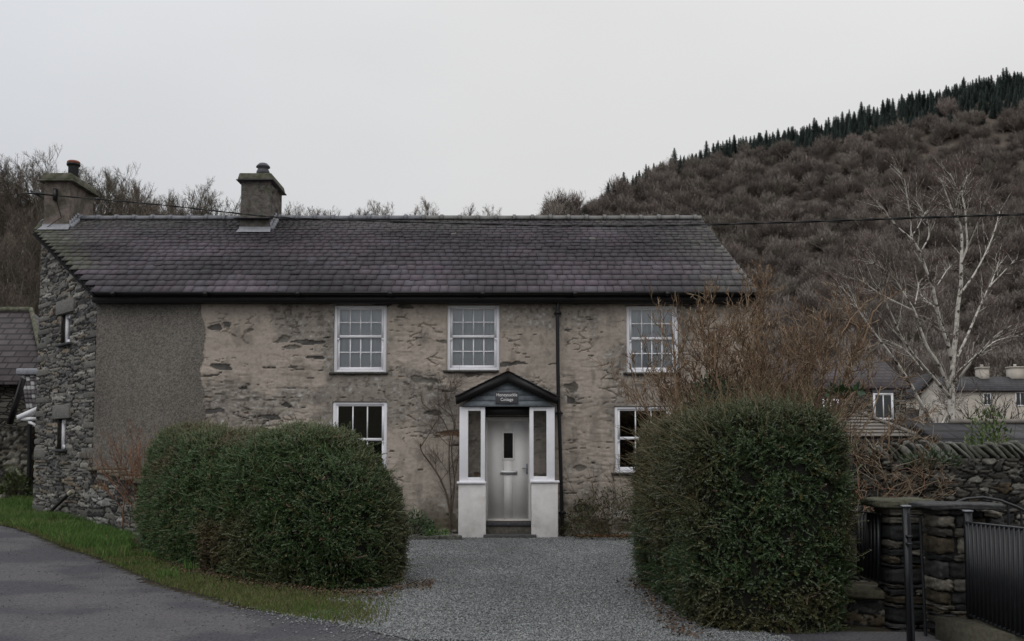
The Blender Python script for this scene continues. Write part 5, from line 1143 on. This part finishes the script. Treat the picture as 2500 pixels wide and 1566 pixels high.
for pl, r0 in CL:
    pw = np.array([P(*Zc(*p), YF-.08-.03*(i % 2)) for i, p in enumerate(pl)]); tt = np.linspace(0, len(pl)-1, len(pl)*4); s3 = np.stack([np.interp(tt, np.arange(len(pl)), pw[:, i]) for i in range(3)], 1)
    s3[1:-1] += rng.normal(0, .006, s3[1:-1].shape); s3[:, 1] = np.minimum(s3[:, 1], YF-.05); 
    for _ in range(2): s3[1:-1] = .5*s3[1:-1]+.25*(s3[:-2]+s3[2:])
    m.tube(s3, np.linspace(r0, r0*.5, len(s3)), 5, (.11, .085, .065)); cc.append(s3[np.linspace(len(s3)*.2, len(s3)-1, 8).astype(int)])
m.build('stem', MT['twig'], ct, color=True)
cc = np.stack(cc); s, d, l, r = kids(rng, cc, np.full(cc.shape[:2], .006), np.full(len(cc), .75), 17, .5, .8, .1, .6, .003); d[:, 1] = -abs(d[:, 1])*.25; p2, r2 = grow(rng, s, d, l, r, 5, .16, .05, .5); p2[..., 1] = np.clip(p2[..., 1], YF-.28, YF-.04)
m = MB(); v, f = tubes(p2, r2, 3); m.add(v, f, (.12, .09, .07)); m.build('twig', MT['twig'], ct, color=True)
# ------------------------------------------------------------------ leafy hedges
def sprig(seed, Ls=.075, nl=7, lw=.012, ll=.019, curv=.3):
    g = np.random.default_rng(seed); V = []; Fq = []
    for i in range(nl):
        t = (i+.5)/nl; z = Ls*t; off = np.array([curv*z*z/Ls, 0, z])
        for s in (-1, 1):
            an = g.uniform(.5, 1.1); d = np.array([g.normal(0, .25), s*math.sin(an), math.cos(an)]); d /= np.linalg.norm(d); n_ = np.cross(d, [1, .2*s, 0]); n_ /= np.linalg.norm(n_); sd = np.cross(d, n_) ; sd = unit(sd+np.array([.6, 0, 0])*g.uniform(-1, 1))
            k = g.uniform(.75, 1.2); b = len(V); V += [off, off+d*ll*.5*k+sd*lw*.5, off+d*ll*k, off+d*ll*.5*k-sd*lw*.5]; Fq.append((b, b+1, b+2, b+3))
    b = len(V); V += [np.array([0, -.0012, 0]), np.array([0, .0012, 0]), np.array([curv*Ls, .0006, Ls]), np.array([curv*Ls, -.0006, Ls])]; Fq.append((b, b+1, b+2, b+3))
    return np.array(V), np.array(Fq)
SPR = [sprig(i) for i in range(5)]; SPL = [sprig(20+i, .15, 12, .010, .016) for i in range(3)]
def hedge(name, label, st, nu, seed, dens, colfn, zt, bulge, endr, lum=.09, lscale=1.):
    """st: stations (x,y,halfwidth,height); a rounded clipped body"""
    st = np.array(st, float); g = np.random.default_rng(seed); cum = np.concatenate([[0], np.cumsum(np.hypot(*(st[1:, :2]-st[:-1, :2]).T))]); Lh = cum[-1]
    u = np.linspace(0, Lh, nu); S = np.stack([np.interp(u, cum, st[:, i]) for i in range(4)], 1)
    for _ in range(6): S[1:-1] = .5*S[1:-1]+.25*(S[:-2]+S[2:])
    ax = np.gradient(S[:, :2], axis=0); ax = ax/np.linalg.norm(ax, axis=1, keepdims=True); nn = np.stack([ax[:, 1], -ax[:, 0]], 1)
    def prof(dist, r): q = np.clip(dist/r, 0, 1); return np.power(1-np.power(1-q, 2.4), 1/2.4)
    e = np.minimum(prof(u, endr[0]), prof(Lh-u, endr[1])); e[0] = e[-1] = .02
    nv = 64; th = np.linspace(-.12, math.pi+.12, nv); p_ = bulge
    c = np.cos(th); s = np.sin(th); k = np.power(np.abs(c)**p_+np.abs(s)**p_, -1/p_)
    hx = (c*k)[None]*S[:, 2:3]*(e[:, None]); hz = (s*k)[None]
    taper = .86+.14*ss(0, .35, np.clip(hz, 0, 1)); hx = hx*taper
    etop = np.minimum(1, .55+.45*np.power(np.clip(e, 0, 1), 1.)); z = np.clip(hz, -.1, 1)*(S[:, 3:4]*etop[:, None])
    X = S[:, 0:1]+nn[:, 0:1]*hx; Y = S[:, 1:2]+nn[:, 1:2]*hx
    def pos(lum_, shr=1.):
        cx, cy = S[:, 0:1], S[:, 1:2]; x = cx+(X-cx)*shr; y = cy+(Y-cy)*shr; zz = z*(shr if shr < 1 else 1)
        nz = fbm(x*1.3+z*.9+seed, y*1.3+z*1.4, seed, 4)-.5; nx_ = unit(np.stack([x-cx, y-cy, (zz-S[:, 3:4]*.45)], -1))
        return np.stack([x, y, zz+terrain(x, y)], -1)+nx_*(nz*2*lum_)[..., None]
    W = pos(lum); f = gridfaces(nu, nv)
    mc_ = MB(); mc_.add(pos(lum, .93).reshape(-1, 3), f); 
    t = thing(name, label, 'hedge', (S[nu//2, 0], S[nu//2, 1], 0)); mc_.build('branches', MT['core'], t, smooth=True)  # solid dark core added inside the foliage to block the view through
    V = W.reshape(-1, 3); a = V[f[:, 1]]-V[f[:, 0]]; b = V[f[:, 3]]-V[f[:, 0]]; nrm_ = np.cross(a, b); ar = np.linalg.norm(nrm_, axis=1); nf = unit(nrm_)
    cen = np.array([S[:, 0].mean(), S[:, 1].mean(), 1.]); fc = V[f].mean(1); 
    sgn = np.sign(np.sum(nf*(fc-np.stack([S[f[:, 0]//nv, 0], S[f[:, 0]//nv, 1], np.full(len(f), 1.)], 1)), 1)); nf *= sgn[:, None]
    vis = np.sum(nf*(np.array([0, 0, CAMZ])-fc), 1) > -3.0   # thin the far side
    w_ = ar*np.where(vis, 1, .25); N_ = int(w_.sum()*dens); fi = g.choice(len(f), N_, p=w_/w_.sum()); r1 = g.random((N_, 1)); r2 = g.random((N_, 1))
    p = V[f[fi, 0]]+a[fi]*r1+b[fi]*r2; n_ = nf[fi]
    p = p-n_*(g.uniform(.0, .10, (N_, 1))-.05*(fbm(p[:, 0]*7+p[:, 2]*3, p[:, 1]*7+p[:, 2]*8, seed+9, 3)[:, None]-.3)*2)
    dr = unit(n_*.8+np.array([0, 0, .2])+g.normal(0, .6, (N_, 3)))
    # clumps: sprigs of one neighbourhood lean together
    q1 = fbm(p[:, 0]*6+p[:, 2]*4, p[:, 1]*6+p[:, 2]*5, seed+3, 2)-.5; q2 = fbm(p[:, 0]*6-p[:, 2]*5, p[:, 1]*6+p[:, 2]*3, seed+4, 2)-.5
    dr = unit(dr+np.stack([q1*3, q2*1.5, q1*q2*6], 1)); gap = fbm(p[:, 0]*11+p[:, 2]*9, p[:, 1]*11-p[:, 2]*13, seed+5, 2); kp = gap > .38
    p, n_, dr = p[kp], n_[kp], dr[kp]; N_ = len(p); col = colfn(p, g, q1); m = MB(); fr = frames(g, dr); kind = g.integers(0, 5, N_); lg = g.random(N_) < .05; scl = g.uniform(.7, 1.25, N_)*lscale
    for kk in range(5):
        sel = (kind == kk) & ~lg
        T, Tf = SPR[kk]; v, q = scatter_template(T, Tf, p[sel], fr[sel], scl[sel]); m.add(v, q, np.repeat(col[sel]*g.uniform(.75, 1.3, (sel.sum(), 1)), len(T), 0))
    T, Tf = SPL[0]; v, q = scatter_template(T, Tf, p[lg]+n_[lg]*.02, fr[lg], scl[lg]*1.1); m.add(v, q, np.repeat(col[lg]*1.25, len(T), 0))
    m.build('foliage', MT['leaf'], t, color=True); return t, p, n_, g
def col_left(p, g, q1):
    x, y, z = p.T; base = np.array([.058, .098, .036])[None]*np.ones((len(p), 1))
    br = ss(.50, .68, fbm(x*1.1+9, z*1.3+y*.5, 81, 3))*(.25+.75*ss(-3.0, -4.2, x)); base = base*(1-br[:, None])+np.array([.105, .075, .042])*br[:, None]
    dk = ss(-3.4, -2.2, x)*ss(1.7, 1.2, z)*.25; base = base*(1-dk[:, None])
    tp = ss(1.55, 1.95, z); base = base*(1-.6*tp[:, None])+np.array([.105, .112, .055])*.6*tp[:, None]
    rt_ = ss(-1.75, -1.4, x)*.6; base = base*(1-rt_[:, None])+np.array([.085, .082, .042])*rt_[:, None]
    k = g.random(len(p)); base[k < .05] = (.13, .12, .05); base[(k > .05) & (k < .09)] = (.12, .08, .05); return base
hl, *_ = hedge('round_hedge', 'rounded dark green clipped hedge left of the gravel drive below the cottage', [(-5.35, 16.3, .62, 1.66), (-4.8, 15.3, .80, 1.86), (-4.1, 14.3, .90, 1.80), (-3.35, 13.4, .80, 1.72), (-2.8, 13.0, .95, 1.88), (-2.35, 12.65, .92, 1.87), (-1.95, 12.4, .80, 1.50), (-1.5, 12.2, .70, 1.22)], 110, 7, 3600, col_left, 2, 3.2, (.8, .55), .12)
def col_right(p, g, q1):
    x, y, z = p.T; base = np.array([.042, .068, .027])[None]*np.ones((len(p), 1))
    br = ss(.50, .66, fbm(y*1.2+x*.8, z*1.4, 83, 3)); br = np.maximum(br*.7, ss(2.05, 1.7, x)*.55*ss(.5, 1.2, z)); base = base*(1-br[:, None])+np.array([.082, .068, .034])*br[:, None]
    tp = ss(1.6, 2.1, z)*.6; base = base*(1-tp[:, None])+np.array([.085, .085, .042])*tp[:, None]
    k = g.random(len(p)); base[k < .04] = (.10, .095, .035); base[(k > .04) & (k < .07)] = (.08, .05, .03); return base
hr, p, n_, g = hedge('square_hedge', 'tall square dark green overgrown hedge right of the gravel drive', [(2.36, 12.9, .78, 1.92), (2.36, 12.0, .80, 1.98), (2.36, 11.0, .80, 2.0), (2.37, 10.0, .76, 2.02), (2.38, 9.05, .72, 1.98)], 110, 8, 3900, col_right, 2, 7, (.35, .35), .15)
# straggling shoots on the right hedge, mostly on its drive side and top
k = (n_[:, 2] > .3) | ((n_[:, 0] < -.2) & (p[:, 2] > .9) & (g.random(len(p)) < .5)); idx = g.choice(np.nonzero(k)[0], 700); s = p[idx]; d = unit(n_[idx]*.8+g.normal(0, .4, (700, 3))+[-.15, 0, .55]); ln = g.uniform(.15, .48, 700)
pts_, rad_ = grow(g, s, d, ln, np.full(700, .0035), 6, .10, -.02, .5); v, f = tubes(pts_, rad_, 3); m = MB(); m.add(v, f, np.repeat(np.array([(.16, .13, .075), (.22, .19, .12), (.11, .085, .05)])[g.integers(0, 3, 700)], 18, 0)); m.build('shoots', MT['twig'], hr, color=True)
# ------------------------------------------------------------------ small plants
def leafy(name, label, c, r, h, n, cols, seed, lw=.03, ll=.07, cat='plant', group=None):
    g = np.random.default_rng(seed); d = unit(np.stack([g.normal(0, 1, n), g.normal(0, 1, n), np.abs(g.normal(0, .8, n))], 1)); rr = g.uniform(.35, 1, (n, 1))**.5
    p = np.array(c)+d*rr*np.array([r, r, h]); T = np.array([[0, 0, 0], [lw/2, 0, ll*.45], [0, 0, ll], [-lw/2, 0, ll*.45]]); dr = unit(d+g.normal(0, .5, (n, 3))+[0, -.1, .2])
    v, q = scatter_template(T, np.array([[0, 1, 2, 3]]), p, frames(g, dr), g.uniform(.6, 1.3, n)); m = MB(); col = np.array(cols)[g.integers(0, len(cols), n)]*g.uniform(.7, 1.4, (n, 1)); m.add(v, q, np.repeat(col, 4, 0))
    t = thing(name, label, cat, c, group); m.build('leaves', MT['leaf'], t, color=True)
    st = np.tile(np.array(c)-[0, 0, .05], (10, 1)).astype(float); pts, rad = grow(g, st, d[:10]+[0, 0, .5], np.full(10, h*.9), np.full(10, .008), 5, .1, .05, .4); m = MB(); v, f = tubes(pts, rad, 4); m.add(v, f, (.08, .07, .045)); m.build('stem', MT['twig'], t, color=True); return t
G1 = [(.035, .075, .025), (.05, .095, .035), (.03, .06, .03)]
leafy('garden_plant', 'low ferny green plant against the wall beside the round hedge', (P(1010, 1290, 19.2)[0], 19.15, .05), .42, .48, 700, G1, 1, .03, .07)
leafy('garden_plant', 'small bright green seedlings between the hedge and porch', (P(1066, 1303, 19.1)[0], 19.05, .0), .25, .2, 160, [(.09, .16, .04), (.07, .13, .04)], 2, .03, .09)
leafy('wall_shrub', 'dull green straggly shrub against the wall right of the downpipe', (P(1490, 1300, 19.3)[0], 19.32, .0), .95, .95, 6500, [(.06, .07, .03), (.075, .07, .035), (.06, .05, .03)], 3, .022, .045, 'shrub')
leafy('ivy', 'dark ivy patch growing up the bare shrub behind the tall hedge', (P(1745, 985, 13.6)[0], 13.6, 1.9), .42, .85, 1100, [(.03, .05, .03), (.045, .065, .04)], 4, .04, .06, 'ivy')
leafy('garden_plant', 'broad shiny green leaves on a twig in front of the purple roofed house', (P(2060, 965, 13.0)[0], 13.0, P(2060, 965, 13)[2]), .26, .14, 34, [(.045, .085, .035), (.03, .06, .03)], 5, .07, .12)
leafy('garden_shrub', 'fresh green evergreen shrub behind the wall near the right edge', (P(2412, 1080, 20)[0], 20, .4), .62, 2.2, 2600, [(.08, .12, .035), (.055, .09, .03), (.12, .15, .06)], 6, .045, .09, 'shrub')
leafy('moss_tuft', 'green moss and ivy on the foot of the rubble outbuilding', (P(38, 1180, 25.2)[0], 25.2, .6), .35, .6, 400, [(.06, .08, .03)], 9, .06, .1, 'moss')
leafy('fern', 'dark ferns growing in the top of the dry stone wall', (P(2270, 1110, 12.4)[0], 12.4, 1.45), .35, .2, 350, [(.03, .05, .02)], 10, .02, .08, 'fern')
shrub('wall_climber', 'thin brown stems climbing the wall above the dull green shrub', (P(1470, 1300, 19.3)[0], 19.35, 0), 14, 1.5, fan(0, 0, 1, .5, .1), [(4, .4, .5, .02, .12, 5, .3, .6, .004)], [(.12, .09, .06)], 71, .007, .12, .0, .5, 'climber')
b3 = P(2398, 1100, 30); shrub('bare_bush', 'fine dark domed leafless bush in front of the long cream house', (b3[0], 30, 0), 26, 3.6, fan(0, 0, 1, .42, .42), [(8, .38, .6, .04, .12, 5, .3, .5, .012), (7, .5, .6, .04, .15, 4, .2, .6, .008)], [(.09, .075, .06), (.07, .06, .05)], 72, .03, .1, .02, .25, 'bush')
# edging stones at the wall foot
for i in range(7):
    m = MB(); c = P(1012+i*18, 1312-i*.5, 18.6); block(m, (c[0], 18.62+.06*h2(i, 4), .03), (.10+.10*h2(i, 2), .14, .08+.06*h2(i, 3)), rotz(h2(i, 5)), i+60, (.10, .10, .09), .02, 3)
    meta(m.build('edging_stone', MT['stone'], color=True), ['rounded grey edging stone next to the hedge end', 'small edging stone second from the hedge below the climber', 'grey edging stone third from the hedge at the bed edge', 'middle edging stone of the row left of the porch', 'edging stone third from the porch pier', 'edging stone second from the white porch pier', 'last edging stone touching the white porch pier'][i], 'stone', 'edging stones left of the porch')
# ------------------------------------------------------------------ grass, gravel, litter
g = np.random.default_rng(91)
def hedge_front(x): return np.interp(x, [-9.2, -8.2, -6.3, -5.9, -5.3, -4.3, -3.2, -2.3, -1.5, -1.2], [20.6, 19.2, 16.8, 15.6, 14.7, 13.2, 12.2, 11.65, 11.5, 12.3])
def blades(n, fn, hmin, hmax, name, label, cols, wd=.006, lean=.5):
    x = g.uniform(-12.5, -.9, n); y = g.uniform(9, 26, n); k = fn(x, y); x, y = x[k], y[k]; n = len(x); z = terrain(x, y)+.0
    h = g.uniform(hmin, hmax, n)*(.55+.9*fbm(x*2.2, y*2.2, 15, 3)); an = g.uniform(0, 6.28, n); ln = g.uniform(.1, lean, n)*h; w_ = wd*g.uniform(.7, 1.4, n); a2 = g.uniform(0, 6.28, n)
    b0 = np.stack([x-np.cos(a2)*w_, y-np.sin(a2)*w_, z], 1); b1 = np.stack([x+np.cos(a2)*w_, y+np.sin(a2)*w_, z], 1); mid = np.stack([x+np.cos(an)*ln*.35, y+np.sin(an)*ln*.35, z+h*.6], 1); tp = np.stack([x+np.cos(an)*ln, y+np.sin(an)*ln, z+h], 1); wv = np.stack([np.cos(a2)*w_*.7, np.sin(a2)*w_*.7, 0*x], 1)
    V = np.stack([b0, b1, mid+wv, tp, mid-wv], 1); m = MB(); f = np.array([[0, 1, 2, 4]]); i = (np.arange(n)*5)[:, None]; 
    pt = fbm(x*1.1, y*1.1, 16, 3); c = np.array(cols[0])*(1-ss(.42, .6, pt))[:, None]+np.array(cols[1])*ss(.42, .6, pt)[:, None]; dry = g.random(n) < cols[3]; c[dry] = cols[2]; c = c*g.uniform(.7, 1.35, (n, 1))
    m.add(V.reshape(-1, 3), i+f, np.repeat(c, 5, 0)); m.Fc.append(i+np.array([[4, 2, 3]])); return meta(m.build(name, MT['grass'], color=True), label, 'grass', kind='stuff')
def verge(x, y):
    lo = lane_y(x)+.10*(fbm(x*3, y*3, 17)-.5)+.02; hi = hedge_front(x); d = np.clip((y-lo)/(hi-lo+1e-6), 0, 1)
    pr = np.interp(d, [0, .08, .45, .75, 1], [.25, .9, 1, .65, .12]); pr = np.where(x < -5.8, 1, pr); hi2 = np.where(x < -10.4, 25., hi)
    right = (x > -1.9)*np.clip((x+1.9)/.7, 0, 1); return (y > lo) & (y < hi2) & (g.random(len(x)) < pr*(1-right))
blades(900000, verge, .025, .06, 'grass', 'short rough green grass verge between the lane and the hedge', [(.12, .145, .048), (.10, .15, .042), (.17, .145, .08), .24])
def lush(x, y):
    lo = lane_y(x)+.3; w1 = (x < -5.6) & (fbm(x*1.5, y*1.5, 19) > .38); w2 = (fbm(x*2.2, y*2.2, 20) > .62) & (y > lane_y(x)+.15) & (x < -3.4); return (y > lo-.2) & (y < np.where(x < -10.4, 26, hedge_front(x))) & (w1 | w2)
blades(260000, lush, .07, .16, 'grass', 'longer bright green grass tufts at the foot of the gable and hedge', [(.085, .165, .040), (.11, .175, .05), (.16, .15, .07), .10], .007, .7)
# loose slate chippings
n = 210000; t_ = g.random(n); y = 8.6+10.9*g.random(n)**1.25; x = g.uniform(-4.2, 2.4, n); kk = in_drive(x, y) | ((y < lane_y(x)+.15) & (y > lane_y(x)-1.6) & (g.random(n) < .6*np.exp(-(lane_y(x)-y)/.22)*np.clip((x+3.2)/2.4, 0, 1)))
x, y = x[kk], y[kk]; n = len(x); s = g.uniform(.0055, .0145, n)*np.interp(y, [9, 19], [1., 1.15]); O = np.array([[1, 0, 0], [0, 1, 0], [-1, 0, 0], [0, -1, 0], [0, 0, .55], [0, 0, -.5]], float)*[1.25, .85, .8]; Of = np.array([[0, 1, 4], [1, 2, 4], [2, 3, 4], [3, 0, 4], [1, 0, 5], [2, 1, 5], [3, 2, 5], [0, 3, 5]])
fr = frames(g, unit(np.stack([g.normal(0, .35, n), g.normal(0, .35, n), np.ones(n)], 1))); z = terrain(x, y)+.015*(fbm(x*1.3, y*1.3, 5)-.5)+.006+s*.35
v, q = scatter_template(O, Of, np.stack([x, y, z], 1), fr, s); v = v.reshape(n, 6, 3)+g.normal(0, 1, (n, 6, 3))*s[:, None, None]*.15
pal = 1.06*np.array([(.215, .225, .23), (.17, .178, .184), (.28, .29, .29), (.13, .133, .138), (.24, .235, .225)]); c = pal[g.choice(5, n, p=[.36, .27, .15, .14, .08])]*g.uniform(.8, 1.2, (n, 1))*(.72+.5*fbm(x*1.1, y*.8, 18, 4))[:, None]
m = MB(); m.add(v.reshape(-1, 3), q, np.repeat(c, 6, 0)); meta(m.build('gravel', MT['pebble'], color=True), 'loose grey slate chippings spread over the drive', 'gravel', kind='stuff')
n = 60000; y = g.uniform(7.5, 21, n); x = g.uniform(-11, 3, n); dl = lane_y(x)-y; kk = (dl > -.05) & (g.random(n) < .12+.75*np.exp(-np.abs(dl)/.35)); x, y = x[kk], y[kk]; n = len(x); s = g.uniform(.004, .010, n)
fr = frames(g, unit(np.stack([g.normal(0, .3, n), g.normal(0, .3, n), np.ones(n)], 1))); z = terrain(x, y)+.015*(fbm(x*1.3, y*1.3, 5)-.5)+.002+s*.3
v, q = scatter_template(O, Of, np.stack([x, y, z], 1), fr, s); c = np.array([(.09, .088, .095), (.14, .135, .135), (.06, .058, .06), (.17, .16, .14)])[g.integers(0, 4, n)]*g.uniform(.7, 1.2, (n, 1)); m = MB(); m.add(v, q, np.repeat(c, 6, 0)); meta(m.build('grit', MT['pebble'], color=True), 'fine loose grit collected along the edge of the lane', 'grit', kind='stuff')
# fallen leaves and twig litter along the hedges and wall foot
def litter_at(n, fx, fy, colr, name, label, sz=(.02, .045)):
    x = fx(n); y = fy(n, x); z = terrain(x, y)+.014+g.uniform(0, .03, n); T = np.array([[-.35, 0, .05], [0, -.5, 0], [.4, 0, .08], [0, .5, .02], ])
    v, q = scatter_template(T, np.array([[0, 1, 2, 3]]), np.stack([x, y, z], 1), frames(g, unit(np.stack([g.normal(0, .5, n), g.normal(0, .5, n), np.ones(n)], 1))), g.uniform(*sz, n)); m = MB(); c = np.array(colr)[g.integers(0, len(colr), n)]*g.uniform(.6, 1.4, (n, 1)); m.add(v, q, np.repeat(c, 4, 0)); return meta(m.build(name, MT['litter'], color=True), label, 'leaf litter', kind='stuff')
BRN = [(.10, .058, .035), (.08, .05, .03), (.13, .085, .05), (.06, .042, .03)]
litter_at(800, lambda n: g.uniform(1.5, 1.75, n)-np.abs(g.normal(0, .10, n)), lambda n, x: g.uniform(8.7, 12.8, n), BRN, 'leaf_litter', 'brown fallen leaves along the foot of the tall hedge')
litter_at(2600, lambda n: g.uniform(1.2, 2.6, n), lambda n, x: 19.35-np.abs(g.normal(0, .12, n)), [(.22, .10, .045), (.16, .08, .04)], 'leaf_litter', 'orange fallen leaves along the cottage wall foot')
litter_at(5200, lambda n: g.uniform(-5.8, -.95, n), lambda n, x: hedge_front(x)-.1+g.normal(0, .22, n), BRN+[(.06, .05, .03)], 'leaf_litter', 'dry brown litter under the front of the round hedge', (.015, .04))
print('script done')
